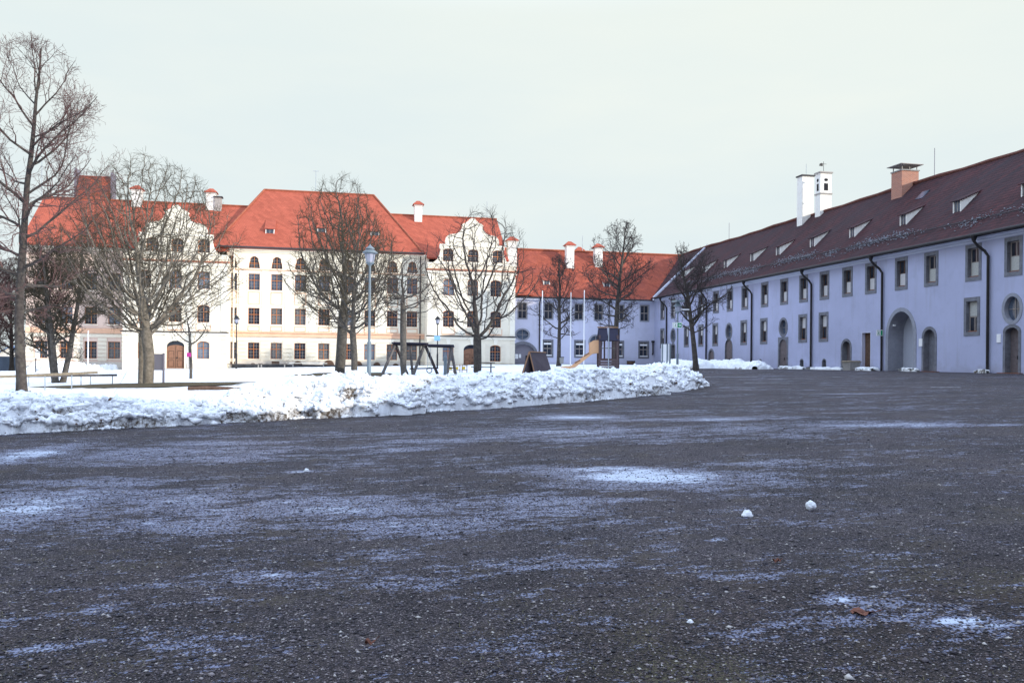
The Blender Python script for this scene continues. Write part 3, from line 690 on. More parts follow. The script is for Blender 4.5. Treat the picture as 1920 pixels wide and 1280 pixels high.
# left wing
lcols = [col(p, YW) for p in (77, 124, 170, 214)]
XLW0, XLW1 = -31.2, -20.9
holes = []
for u in lcols:
    for z0 in (1.55, 5.2, 8.8): holes.append(rect(u-.60, u+.60, z0+.01, z0+1.84)); put('main' if z0 < 8 else 'main_blue', bb, (u, YW+.17, z0))
wall_part('wall', rect(XLW0, XLW1+.6, -1.5, 13.2), holes, .35, YW, M['rose'])
bands(lcols, .72, XLW0, XLW1, 1.30, 4.2, YW, 1.55, 3.4)
b = MB(); b.box(XLW0, XLW1, YW-.16, YW-.003, 4.25, 4.75); b.build('string_course', M['pink'], bb)
b = MB(); b.box(XLW0, XLW1, YW-.1, YW-.003, -1.4, 1.22); b.build('plinth', M['plinth'], bb)
b = MB(); b.box(XLW0-.1, XLW1, YW-.9, YW-.003, 13.0, 13.25); b.build('eaves_cornice', M['cream'], bb)
b = MB(); b.box(XLW0, XLW0+.35, YW+.353, 108.5, -1.5, 13.2); b.box(19.5, 19.85, 97.0, 108.5, -1, 13.2); b.box(XLW0, 20.35, 108.5, 108.85, -1.5, 13.2)
for xa, xe in ((XLW0, .02), (19.5, .02)):
    P = [(xa, 95.6, 13.2), (xa, 102, 19.0), (xa, 108.5, 13.2)]; Q = [(p[0]+.35, p[1], p[2]) for p in P]
    i = len(b.v); b.v += P+Q; b.f += [(i,i+2,i+1),(i+3,i+4,i+5),(i,i+1,i+4,i+3),(i+1,i+2,i+5,i+4),(i+2,i,i+3,i+5)]
b.box(19.5, 19.85, 95.5, 97.0, -1, 12.4)
b.build('end_wall', M['cream'], bb)
# roofs
def sheets(name, polys, m, th=.2, parent=bb):
    b = MB()
    for p in polys: b.sheet(p, th)
    return b.build(name, m, parent)
ER, ZR_ = 13.35, 19.45
sheets('side_roof', [[(XLW0-.25, 94.5, ER), (-11.0, 94.5, ER), (-9.5, 102, ZR_), (XLW0-.25, 102, ZR_)], [(XLW0-.25, 109.5, ER), (-9.5, 109.5, ER), (-9.5, 102, ZR_), (XLW0-.25, 102, ZR_)]], M['roof_red'])
sheets('side_roof', [[(10.6, 94.5, ER), (19.95, 94.5, ER), (19.95, 102, ZR_-.15), (6.4, 102, ZR_-.15)], [(10.6, 109.5, ER), (19.95, 109.5, ER), (19.95, 102, ZR_-.15), (6.4, 102, ZR_-.15)]], M['roof_red'])
EM, RM = 13.75, 21.7
a0, a1, r0, r1 = -12.6, 10.1, -7.9, 4.85
ye, yb, yr = 94.45, 111.5, 103.0
sheets('main_roof', [[(a0, ye, EM), (a1, ye, EM), (r1, yr, RM), (r0, yr, RM)], [(a0, yb, EM), (a1, yb, EM), (r1, yr, RM), (r0, yr, RM)], [(a0, ye, EM), (a0, yb, EM), (r0, yr, RM)], [(a1, ye, EM), (a1, yb, EM), (r1, yr, RM)]], M['roof_red'])
b = MB()
for p, q in (((r0, yr, RM), (r1, yr, RM)), ((r0, yr, RM), (a0, ye, EM)), ((r1, yr, RM), (a1, ye, EM)), ((XLW0-.25, 102, ZR_), (-9.2, 102, ZR_)), ((6.6, 102, ZR_-.15), (19.95, 102, ZR_-.15))):
    b.tube([Vector(p)+Vector((0,0,.03)), Vector(q)+Vector((0,0,.03))], .13, 6)
b.build('ridge_tiles', M['ridge_tile'], bb)
b = MB().box(XLW0+.1, 20.2, 96.4, 108.4, 13.3, 13.4); b.build('attic_floor', M['dark'], bb)
for px, py in ((506, 438), (603, 436), (703, 442)):
    p = on_roofY(px, py, ye, EM, (RM-EM)/(yr-ye)); dormer(bb, p, 0, .95, .60, (RM-EM)/(yr-ye), .62, M['roof_red'])
sr = (ZR_-ER)/7.5
for px, py, pt, w_, kind, mm in ((255.5, 388, 355, 1.0, 'hip', 'chim_white'), (395, 394, 361, 1.0, 'hip', 'chim_white'), (408.5, 396, 370, .72, 'flat', 'chim_grey'), (784.5, 414, 384, .9, 'hip', 'chim_white')):
    p = on_roofY(px, py, 94.5, ER, sr); zt = EYE + ray(px, pt).z * (p.y/ray(px, pt).y)
    chimney(bb, p.x, p.y+w_/2, p.z-.3, zt, w_, w_, M[mm], kind)
# stair tower rising behind the left wing
x0, x1 = onY(147, 380, 106).x, onY(212, 380, 106).x; zt = onY(150, 327, 106).z
b = MB(); b.sheet([(x0+.1, 103.5, 18.4), (x1-.1, 103.5, 18.4), (x1-.1, 106, zt-.1), (x0+.1, 106, zt-.1)], .2); b.sheet([(x0+.1, 108.5, 18.4), (x1-.1, 108.5, 18.4), (x1-.1, 106, zt-.1), (x0+.1, 106, zt-.1)], .2)
b.build('tower_roof', M['roof_mid'], bb)
for xa in (x0-.25, x1-.1):
    MB().box(xa, xa+.22, 105.2, 106.9, 17.5, zt+(.55 if xa < x0 else .25)).build('tower_parapet', M['board_grey'], bb)
# lightning rods and aerials
for px, py0, py1, Y in ((78, 372, 300, 102), (592, 362, 321, 103), (913, 413, 378, 102)):
    p = onY(px, py0, Y); q = onY(px, py1, Y); b = MB().tube([p, (p.x, p.y, q.z)], .035, 5)
    if px == 592: b.tube([(p.x-.35, p.y, q.z), (p.x+.35, p.y, q.z)], .03, 5)
    b.build('lightning_rod', M['metal'], bb)
# downpipes
for x, Y, z1, m in ((XR-.55, YM-.12, 13.7, 'dark_trim'), (XLW1-.25, YW-.12, 13.0, 'white_paint'), (XL+.35, YM-.12, 13.7, 'white_stucco')):
    MB().tube([(x, Y, .2), (x, Y, z1)], .075, 8).build('downpipe', M[m], bb)
MB().box(XLW1-.10, XLW1-.003, YW-.35, YW-.11, .2, 12.9).build('dark_corner_strip', M['dark_trim'], bb)  # dark upright strip standing in the inner corner

# ------------------------------------------------------------------ courtyard wing between (white walls, red roof)
EV, RD, OV = 9.30, 15.7, 0.5
mw = empty('courtyard_wing', (29.5, 96, 1.2), 'white wing under a weathered red roof with two white chimneys, right of the cream building', 'building')
XM0, XM1 = 20.45, 38.5
def wpart(name, me, par): shift_mesh(me, WL[par.name]); return link(name, me, par)
def stone_window(key, ow, oh, iw, ih, matw='bars', blind=None, inset=.2, glass='glass', sm='stone', bl='blind', sill='sill_wood', off=0.0):
    dx = (ow-iw)/2; dz = (oh-ih)/2
    me = slab_mesh(key+' surround', rect(-ow/2, ow/2, 0, oh), [rect(-iw/2, iw/2, dz, dz+ih)], .34, LOC, M[sm])
    fr = slab_mesh(key+' frame', rect(-iw/2, iw/2, 0, ih), [rect(-iw/2+.06, -.03, .06, ih*.48), rect(.03, iw/2-.06, .06, ih*.48), rect(-iw/2+.06, -.03, ih*.53, ih-.06), rect(.03, iw/2-.06, ih*.53, ih-.06)], .05, LOC, M[matw])
    pn = slab_mesh(key+' pane', rect(-iw/2+.02, iw/2-.02, .02, ih-.02), [], .012, LOC, M[glass])
    P = [('window_surround', me, (0, -.035, 0), None)]
    P.append(('window', fr, (0, inset, dz), 'window_surround')); P.append(('pane', pn, (0, inset+.035, dz), 'window'))
    b = MB().box(-iw/2-.0, iw/2, -.0, .10, 0, .07); m_ = b.mesh(key+' sill'); m_.materials.append(M[sill]); P.append(('sill', m_, (0, inset-.10, dz), 'window_surround'))
    if blind:
        b = MB()
        if blind == 'low': b.box(-iw*.42, iw*.42, 0, .012, .09, ih*.50)
        else: b.box(-iw*.42, iw*.42, 0, .012, ih*.52, ih-.05)
        m_ = b.mesh(key+' blind'); m_.materials.append(M[bl]); P.append(('blind', m_, (0, inset-.016, dz), 'window_surround'))
    T[key] = P
def put2(key, parent, loc, rotz=0.0):
    loc = Vector(loc); Rz = Matrix.Rotation(rotz, 3, 'Z'); made = {}
    for nm, me, off, par in T[key]:
        o = bpy.data.objects.new(nm, me); C.objects.link(o); off = Vector(off)
        if par is None: o.parent = parent; o.location = loc + Rz @ off - WL[parent.name]; o.rotation_euler = (0, 0, rotz)
        elif par == 'window': o.parent = made['window']; o.location = off - made['window@']
        else: o.parent = made['window_surround']; o.location = off - made['window_surround@']
        made[nm] = o; made[nm+'@'] = off; WL[o.name] = loc + Rz @ off
    # only two levels below the thing: lift panes beside their frame
    if 'window' in made and 'pane' in made and made['window'].parent is not None and made['window'].parent is made.get('window_surround'):
        p = made['pane']; p.parent = made['window_surround']; p.location = made['pane@'] - made['window_surround@']
    return made
stone_window('mid_up', 1.25, 2.10, 1.02, 1.85, blind=None, sm='stone_smooth', sill='stone', inset=.12)
stone_window('mid_low', 1.40, 2.15, 1.02, 1.75, blind=None, sm='stone', sill='blind', inset=.14)
holes = []
for px in (979, 1028, 1085, 1122, 1162, 1208):
    u = col(px, 96); holes.append(rect(u-.60, u+.60, 6.68, 8.68)); put2('mid_up', mw, (u, 96, 6.63))
for px in (1027, 1087, 1160, 1207):
    u = col(px, 96); holes.append(rect(u-.68, u+.68, 2.22, 4.30)); made = put2('mid_low', mw, (u, 96, 2.18))
    MB().box(u-.46, u+.46, 96.02, 96.06, 3.72, 3.93).build('blind_box', M['white_paint'], mw)
    MB().box(u-.48, u+.48, 95.90, 96.12, 2.40, 2.52).build('snowy_sill', M['white_paint'], mw)
uo = col(979.5, 96); holes.append(oval(uo, 4.85, 1.5, 1.15)); uo2 = col(1117, 96); holes.append(oval(uo2, 4.1, 1.5, 1.5))
ua = col(981, 96); holes.append(arch(ua, 3.0, -.2, 3.75, 1.4))
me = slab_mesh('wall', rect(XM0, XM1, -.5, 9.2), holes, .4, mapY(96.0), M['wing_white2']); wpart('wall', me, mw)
for u_, v_, w_, h_ in ((uo, 4.85, 1.5, 1.15), (uo2, 4.1, 1.5, 1.5)):
    s = wpart('oval_surround', slab_mesh('oval_surround', oval(u_, v_, w_+.35, h_+.35), [oval(u_, v_, w_-.02, h_-.02)], .2, mapY(95.95), M['stone_smooth']), mw)
    wpart('oval_pane', slab_mesh('oval_pane', oval(u_, v_, w_-.03, h_-.03), [], .02, mapY(96.12), M['glass_blue']), s)
    MB().box(u_-.02, u_+.02, 96.08, 96.12, v_-h_/2+.03, v_+h_/2-.03).box(u_-w_/2+.04, u_+w_/2-.04, 96.085, 96.115, v_-.02, v_+.02).build('oval_bars', M['bars'], s)
s = wpart('gate_surround', slab_mesh('gate_surround', arch(ua, 3.6, .3, 4.05, 1.65), [arch(ua, 2.95, -.2+.55, 3.72, 1.38)], .2, mapY(95.93), M['stone']), mw)
wpart('gate_leaf', slab_mesh('gate_leaf', arch(ua, 2.98, .35, 3.72, 1.38), [], .05, mapY(96.25), M['board_grey']), s)
b = MB(); b.box(ua-.9, ua-.55, 96.2, 96.24, 2.0, 2.55); b.box(ua-.45, ua-.2, 96.2, 96.24, 2.1, 2.55); b.build('notice_sheet', M['white_paint'], s)
b = MB(); b.box(ua+.35, ua+1.2, 96.2, 96.24, .6, 2.4); b.build('wicket_door', M['dark'], s)
valley = (XM1-OV, 96-OV, EV)
s2 = (RD-EV)/6.4
sheets('roof', [[(XM0-.0, 95.5, EV), (38.0, 95.5, EV), (44.4, 101.9, RD), (XM0, 101.9, RD)], [(XM0, 108.3, EV), (50.8, 108.3, EV), (44.4, 101.9, RD), (XM0, 101.9, RD)]], M['roof_mid'], .2, mw)
MB().tube([(XM0, 101.9, RD+.03), (44.4, 101.9, RD+.03)], .13, 6).build('ridge_tiles', M['ridge_tile'], mw)
MB().box(XM0, 38.0, 95.62, 95.99, 8.95, 9.15).build('eaves_cornice', M['cornice'], mw)
MB().tube([(XM0, 95.42, 9.22), (38.1, 95.42, 9.22)], .09, 8).build('gutter', M['gutter'], mw)
MB().box(XM0, 50, 108.0, 108.3, -.5, 9.1).build('rear_wall', M['wing_white2'], mw)
for px, py, pt in ((1069.5, 503, 460), (1123, 501, 464)):
    p = on_roofY(px, py, 95.5, EV, s2); zt = EYE + ray(px, pt).z*(p.y/ray(px, pt).y); chimney(mw, p.x, p.y+.45, p.z-.3, zt, .95, .9, M['chim_white'])
p = onY(1086, 472, 106.5); chimney(mw, p.x, 106.5, 13, p.z+.1, .8, .8, M['chim_white'])
p = onY(955, 466, 99.0); chimney(mw, 21.3, 99.3, 12, onY(955, 452, 99.3).z, 1.1, 1.0, M['chim_white'])
p = onY(1092, 478, 101.9); q = onY(1092, 442, 101.9); MB().tube([p, (p.x, p.y, q.z)], .04, 5).build('lightning_rod', M['metal'], mw)
for px, py in ((1025, 534), (1138, 538)):
    p = on_roofY(px, py, 95.5, EV, s2); dormer(mw, p, 0, .8, .6, s2, .5, M['roof_mid'])
p = on_roofY(980, 553, 95.5, EV, s2)
b = MB(); b.sheet([(p.x-1.0, 95.2, 9.5), (p.x+1.3, 95.2, 9.5), (p.x+1.3, 96.9, 10.9), (p.x-1.0, 96.9, 10.9)], .12); b.build('porch_roof', M['roof_red'], mw)
for px in (1011, 1141):
    u = col(px, 96); MB().tube([(u, 95.42, 9.2), (u, 95.6, 8.95), (u, 95.88, 8.7), (u, 95.9, 1.2)], .07, 8).build('downpipe', M['gutter'], mw)
u = col(1223, 96); MB().tube([(u, 95.9, 2.7), (u, 95.75, 2.75), (u, 95.75, 4.2), (u, 95.9, 4.25)], .09, 8).box(u-.16, u+.16, 95.62, 95.9, 4.15, 4.35).build('flue_pipe', M['gutter'], mw)

# ------------------------------------------------------------------ long wing on the right
XW = 38.5
lw = empty('long_wing', (38.5, 60, 1.2), 'long white wing with dark old tiled roof and arched gateway along the right side', 'building')
mapX = lambda X: (lambda u, v, w: (X + w, u, v))
RZ = -math.pi/2
def cy(px): return onX(px, 640, XW).y
stone_window('r_up', 1.30, 2.27, .90, 1.78, 'log', 'low', .22)
stone_window('r_up_lace', 1.30, 2.27, .90, 1.78, 'bars', 'low', .22, bl='blind_lace')
stone_window('r_low', 1.30, 2.37, .90, 1.88, 'log', 'up', .22)
stone_window('r_low_lace', 1.30, 2.37, .90, 1.88, 'bars', 'up', .22, bl='blind_lace')
holes = []
ups = (1242, 1262, 1287, 1314, 1342, 1368, 1396, 1433, 1469.5, 1506, 1545, 1588, 1632, 1689, 1745, 1824, 1899)
lows = (1242, 1287, 1314, 1341, 1394.5, 1432, 1505, 1544, 1822)
YE0 = -26.0
upY = [cy(p) for p in ups]; loY = [cy(p) for p in lows]
y = upY[-1]-3.2
while y > YE0+2: upY.append(y); y -= 3.3
loY += [upY[-1-k] for k in range(0, 12, 2)]
for i, u in enumerate(upY):
    holes.append(rect(u-.62, u+.62, 6.80, 9.0)); put2('r_up_lace' if 13 < i < 17 else 'r_up', lw, (XW, u, 6.76), RZ)
for i, u in enumerate(loY):
    holes.append(rect(u-.62, u+.62, 3.44, 5.72)); put2('r_low_lace' if i == 8 else 'r_low', lw, (XW, u, 3.40), RZ)
def lpart(name, outl, holes_, depth, X, m, par=lw): return wpart(name, slab_mesh(name, outl, holes_, depth, mapX(X), M[m]), par) if par is lw else sub(name, outl, holes_, depth, X, m, par)
def sub(name, outl, holes_, depth, X, m, par):
    me = slab_mesh(name, outl, holes_, depth, mapX(X), M[m]); shift_mesh(me, WL[par.name]); return link(name, me, par)
GZ = 1.12
# oval over door, four of them
for px, kind, wd, zt in ((1262, 'arch', 1.35, 4.0), (1366.5, 'archdoor', 1.6, 4.12), (1468.5, 'rectdoor', 1.65, 4.0), (1897.5, 'deep', 1.30, 4.02)):
    u = cy(px); zo = 4.87 if px > 1800 else 4.80; ow, oh = (1.15, 1.45) if px > 1800 else (1.10, 1.35)
    holes.append(oval(u, zo, ow, oh)); s = lpart('oval_surround', oval(u, zo, ow+.38, oh+.38), [oval(u, zo, ow-.02, oh-.02)], .38, XW-.03, 'stone_smooth' if px > 1800 else 'stone')
    sub('oval_pane', oval(u, zo, ow-.03, oh-.03), [], .02, XW+.26, 'glass_blue', s)
    b = MB(); b.box(XW+.22, XW+.26, u-.015, u+.015, zo-oh/2+.05, zo+oh/2-.05); b.box(XW+.225, XW+.255, u-ow/2+.05, u+ow/2-.05, zo-.015, zo+.015); b.build('oval_bars', M['bars'], s)
    io = wd-.34; zi = zt-.24
    zt2 = zt-.05
    if kind == 'rectdoor':
        holes.append(rect(u-wd/2+.03, u+wd/2-.03, .2, zt2-.03))
        s = lpart('door_surround', rect(u-wd/2, u+wd/2, .9, zt2), [arch(u, io, .93, zi, io/2)], .25, XW-.03, 'stone')
    else:
        rise = wd*.32 if kind != 'archdoor' else wd*.5
        holes.append(arch(u, wd-.06, .2, zt2-.03, rise)); s = lpart('door_surround', arch(u, wd, .9, zt2, rise), [arch(u, io if kind != 'archdoor' else wd-.14, .93, zi if kind != 'archdoor' else zt2-.07, rise*io/wd)], .40, XW-.03, 'stone')
    sub('door', arch(u, wd-.1, .9, zt2-.05, wd*.32 if kind != 'archdoor' else wd*.48), [], .06, XW+(.10 if kind in ('archdoor', 'rectdoor') else .36), 'grey_door', s)
    dx = XW+(.04 if kind in ('archdoor', 'rectdoor') else .30)
    MB().box(dx, dx+.06, u-.09, u-.05, 1.95, 2.15).build('handle', M['black'], s)
    MB().box(XW-.3, XW+.3, u-.8, u+.8, .9, 1.16).build('door_step', M['sill_wood'] if px > 1800 else M['concrete'], lw)
# small arched door, arched niche door, plain rectangular door, deep arched door
for px, w_, zt, kind in ((1334, 1.10, 3.02, 'a'), (1587, 1.05, 3.42, 'n'), (1742.5, 1.10, 3.98, 'd')):
    u = cy(px); holes.append(arch(u, w_+.24, .2, zt+.12, (w_+.24)/2)); dep = .14 if kind == 'a' else .45
    s = lpart('door_surround', arch(u, w_+.30, .9, zt+.15, (w_+.30)/2), [arch(u, w_-.05, .93, zt-.05, w_/2-.02)], dep, XW-.03, 'stone')
    sub('door', arch(u, w_, .9, zt, w_/2), [], .05, XW+dep-.05, 'grey_door' if kind != 'd' else 'stone', s)
    if kind == 'd': MB().box(XW-.35, XW+.3, u-.95, u+.75, .9, 1.18).build('door_step', M['sill_wood'], lw)
u = cy(1624); holes.append(rect(u-.55, u+.55, 1.2, 3.98)); s = lpart('door_surround', rect(u-.56, u+.56, 1.0, 4.0), [rect(u-.50, u+.50, 1.03, 3.93)], .32, XW-.006, 'wing_white2')
sub('door', rect(u-.52, u+.52, 1.0, 3.96), [], .05, XW+.28, 'log', s); MB().box(XW-.25, XW+.25, u-.6, u+.6, .9, 1.22).build('door_step', M['sill_wood'], lw)
# big gateway
u = cy(1689); gw, gz1 = 2.62, 5.28
holes.append(arch(u, gw+.3, .2, gz1+.15, (gw+.3)/2+.35))
s = lpart('gateway_arch', arch(u, gw+.56, .9, gz1+.28, (gw+.56)/2+.35), [arch(u, gw, .93, gz1, gw/2+.30)], 1.25, XW-.035, 'stone_smooth')
sub('gateway_back', arch(u, gw+.1, .9, gz1+.05, gw/2+.3), [], .05, XW+1.2, 'passage', s)
for dy in (-.85, .85): MB().lathe((0,0,0), [(.06,-.06),(.08,0),(.05,.06)], 8)
b = MB()
for dy in (-1.0, 1.02): b.box(XW+.15, XW+.32, u+dy-.06, u+dy+.06, 4.3, 4.42)
b.build('gateway_lamp', M['white_paint'], s)
# cellar vents
for px in (1289.5, 1426, 1503.5, 1545.5):
    u_ = cy(px); holes.append(arch(u_, .52, 1.32, 2.02, .22)); s_ = lpart('cellar_vent', arch(u_, .60, 1.28, 2.06, .25), [arch(u_, .46, 1.33, 1.98, .2)], .3, XW-.01, 'stone'); sub('grille', arch(u_, .5, 1.3, 2.0, .2), [], .03, XW+.24, 'dark', s_)
hl = [h_ for h_ in holes if max(p_[1] for p_ in h_) < 6.3]; hu = [h_ for h_ in holes if max(p_[1] for p_ in h_) >= 6.3]
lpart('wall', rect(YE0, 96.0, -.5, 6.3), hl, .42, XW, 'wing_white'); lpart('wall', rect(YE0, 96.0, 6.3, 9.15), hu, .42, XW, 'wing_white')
b = MB(); b.box(XW-.06, XW-.003, YE0, 95.9, 8.93+.15, 9.2); b.box(XW-.22, XW-.003, YE0, 95.9, 9.203, 9.32); b.box(XW-.40, XW-.003, YE0, 95.7, 9.323, 9.42)
b.build('eaves_cornice', M['cornice'], lw)
EVR = 9.48; s3 = (RD+.02-EVR)/6.5
YE1 = 101.9
sheets('roof', [[(37.9, YE0, EVR), (37.9, 95.4, EVR), (44.4, 101.9, RD+.02), (44.4, YE0, RD+.02)], [(50.9, YE0, EVR), (50.9, 108.4, EVR), (44.4, 101.9, RD+.02), (44.4, YE0, RD+.02)]], M['roof_old'], .2, lw)
b = MB()
yy = YE0
pts = []
while yy < 101.5: pts.append((44.4, yy, RD+.06+.05*math.sin(yy*.35)+.03*math.sin(yy*1.3))); yy += 1.2
b.tube(pts, .15, 6); b.build('ridge_tiles', M['ridge_old'], lw)
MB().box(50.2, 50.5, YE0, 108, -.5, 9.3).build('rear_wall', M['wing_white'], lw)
# fire wall parapet at the far end
b = MB(); b.quadbox([(37.7, 94.3, EVR-.35), (44.6, 94.3, RD-.1), (44.6, 94.65, RD-.1), (37.7, 94.65, EVR-.35), (37.7, 94.3, EVR+.12), (44.6, 94.3, RD+.38), (44.6, 94.65, RD+.38), (37.7, 94.65, EVR+.12)])
b.build('parapet', M['cornice'], lw)
b = MB(); g = [(37.78, YE0, EVR-.06), (37.78, 95.3, EVR-.06)]; b.tube(g, .11, 8); b.build('gutter', M['gutter'], lw)
for px, bend in ((1251, 1), (1326, 0), (1411, 1), (1523, 1), (1656, 1), (1855, 1)):
    y_ = cy(px); t = y_ + (.48 if bend else 0)
    P = [(37.78, t, EVR-.1), (37.78, t, EVR-.42), (37.95, t-.10*bend, EVR-.70), (38.25, t-.34*bend, EVR-1.05), (38.36, t-.48*bend, EVR-1.35), (38.37, y_, 1.15)]
    b = MB(); b.tube(P, .085, 8); b.lathe((37.78, t, EVR-.36), [(.10, -.05), (.2, .22), (.2, .30)], 8); b.build('downpipe', M['gutter'], lw)
ys = [on_roofX(px, py, 37.9, EVR, s3) for px, py in ((1264, 537), (1305, 526), (1345, 517), (1392, 508), (1441, 496), (1506, 480), (1583, 460), (1676, 440), (1776, 417), (1904, 388))]
yl = [p.y for p in ys]
print('dormer ys', [round(a, 1) for a in yl], 'x', [round(p.x, 2) for p in ys])
for yv in yl + [yl[-1]-6.3*k for k in range(1, 8)]:
    dormer(lw, (40.15, yv, EVR+(40.15-37.9)*s3), RZ, .72, .80, s3, .44, M['roof_old'])
# snow left along the roof edge
r = np.random.default_rng(5); n = 4200; yy = r.uniform(28, 88, n); keep = (vnoise(yy*.6, yy*0, 4) + .5*r.random(n)) > .62; yy = yy[keep]; xx = 39.05 + r.normal(0, .22, len(yy)) + .15*np.sin(yy*.5)
me = lumps_mesh('roof_snow', np.stack([xx, yy, EVR+(xx-37.9)*s3+.04], 1), r.uniform(.015, .065, len(yy)), M['frost'], .7, 1); shift_mesh(me, WL[lw.name]); o = link('roof_snow', me, lw); o['kind'] = 'stuff'
# snow guard rail
b = MB(); b.tube([(38.9, 26, EVR+(38.9-37.9)*s3+.18), (38.9, 94, EVR+(38.9-37.9)*s3+.18)], .03, 4); b.build('snow_guard', M['gutter'], lw)
# chimneys of the long wing
def wing_chimney(pxl, py_base, pt, wx, wy, m):
    p = on_roofX(pxl, py_base, 37.9, EVR, s3); zt = EYE + ray(pxl, pt).z*(p.x/ray(pxl, pt).x); return p, zt
p, zt = wing_chimney(1494, 425, 334, 1, 1, '')
c = MB().box(p.x, p.x+1.2, p.y-.9, p.y, p.z-.3, zt).build('chimney', M['chim_white'], lw); c['label'] = 'plain tall white chimney with thin dark cap'
MB().box(p.x-.1, p.x+1.3, p.y-1.0, p.y+.1, zt, zt+.13).build('chimney_cap', M['dark_trim'], c); MB().tube([(p.x+.7, p.y-.4, zt+.1), (p.x+.7, p.y-.4, zt+1.3)], .02, 4).build('lightning_rod', M['metal'], c)
p, zt = wing_chimney(1528, 408, 328, 1, 1, '')
x0, x1, y1, y0 = p.x, p.x+1.15, p.y, p.y-.85
c = MB().box(x0, x1, y0, y1, p.z-.3, zt).build('chimney', M['chim_white'], lw); c['label'] = 'tall white chimney shaped like a little tower, with openings and a weather vane'
b = MB(); b.box(x0-.09, x1+.09, y0-.09, y1+.09, zt, zt+.13); b.box(x0-.06, x1+.06, y0-.06, y1+.06, zt-1.95, zt-1.83); b.build('chimney_cap', M['chim_grey'], c)
b = MB(); xc = (x0+x1)/2; yc = (y0+y1)/2; b.box(xc-.2, xc+.2, y0-.02, y0-.003, zt-1.6, zt-.95); b.box(x0-.02, x0-.003, yc-.14, yc+.14, zt-1.6, zt-.95)
b.build('opening', M['dark'], c)
wpart('opening', slab_mesh('opening', oval(xc, zt-.62, .38, .26), [], .018, mapY(y0-.02), M['dark']), c); wpart('opening', slab_mesh('opening', oval(yc, zt-.62, .28, .30), [], .018, mapX(x0-.02), M['dark']), c)
b = MB(); b.tube([(xc, yc, zt+.1), (xc, yc, zt+1.15)], .022, 5); b.sheet([(xc-.45, yc, zt+.75), (xc-.1, yc-.01, zt+.72), (xc-.04, yc, zt+.95), (xc-.2, yc-.01, zt+1.02), (xc-.38, yc, zt+.95)], .03); b.box(xc-.05, xc+.3, yc-.01, yc+.01, zt+.92, zt+.95); b.build('weather_vane', M['black'], c)
p, zt = wing_chimney(1672, 374, 326, 1, 1, '')
x0, x1, y1, y0 = p.x-.05, p.x+1.45, p.y, p.y-1.25
c = MB().box(x0, x1, y0, y1, p.z-.4, zt).build('chimney', M['brick'], lw); c['label'] = 'red brick chimney with a raised metal plate over it'
b = MB(); b.box(x0-.06, x1+.06, y0-.06, y1+.06, zt, zt+.09); b.build('chimney_collar', M['concrete'], c)
b = MB(); b.box(x0-.25, x1+.25, y0-.25, y1+.25, zt+.46, zt+.51)
for a in (x0+.1, (x0+x1)/2, x1-.1):
    for d in (y0+.1, y1-.1): b.box(a-.03, a+.03, d-.03, d+.03, zt+.09, zt+.46)
b.build('chimney_cap', M['chim_grey'], c)
for px, pb, pt in ((1367, 447, 418), (1752, 334, 278)):
    d = ray(px, pb); t = 44.4/d.x; q = ray(px, pt)*(44.4/ray(px, pt).x); MB().tube([(44.4, d.y*t, RD), (44.4, d.y*t, EYE+q.z)], .025, 5).build('lightning_rod', M['board_grey'], lw)
for px, py in ((1730, 366),):
    p = on_roofX(px, py, 37.9, EVR, s3); n_ = Vector((-s3, 0, 1)).normalized()
    b = MB(); e = Vector((1, 0, s3)).normalized(); P = [p+n_*.05+e*a+Vector((0, d, 0)) for a, d in ((-.45,-.4),(-.45,.4),(.45,.4),(.45,-.4))]; b.sheet(P, .06); b.build('skylight', M['glass_blue'], lw)
# wall plates and signs
for px, py, w_, h_ in ((1727, 642, .32, .5), (1873.5, 634, .3, .5)):
    p = onX(px, py, XW); b = MB().box(XW-.05, XW-.004, p.y-w_/2, p.y+w_/2, p.z-h_/2, p.z+h_/2); o = tag(b.build('wall_plate', M['white_paint'], None, (XW, p.y, p.z)), 'small white notice plate ' + ('between the big gateway and the deep arched door' if px < 1800 else 'left of the far right oval topped door'), 'sign')
    
# south wing behind the camera (casts the shade over the yard)
sw = empty('south_wing', (20, -16, .5), 'tall plain wing closing the yard on the south side', 'building')
b = MB(); b.box(-26, 38.0, -16, -15.6, -1.5, 13.2); b.box(-26, -25.6, -30, -16.003, -1.5, 13.2); b.box(-26, 50, -30.4, -30.003, -1.5, 13.2); b.build('wall', M['wing_white'], sw)
sheets('roof', [[(-26.5, -15.2, 13), (51, -15.2, 13), (51, -23, 20.2), (-26.5, -23, 20.2)], [(-26.5, -30.8, 13), (51, -30.8, 13), (51, -23, 20.2), (-26.5, -23, 20.2)]], M['roof_mid'], .2, sw)

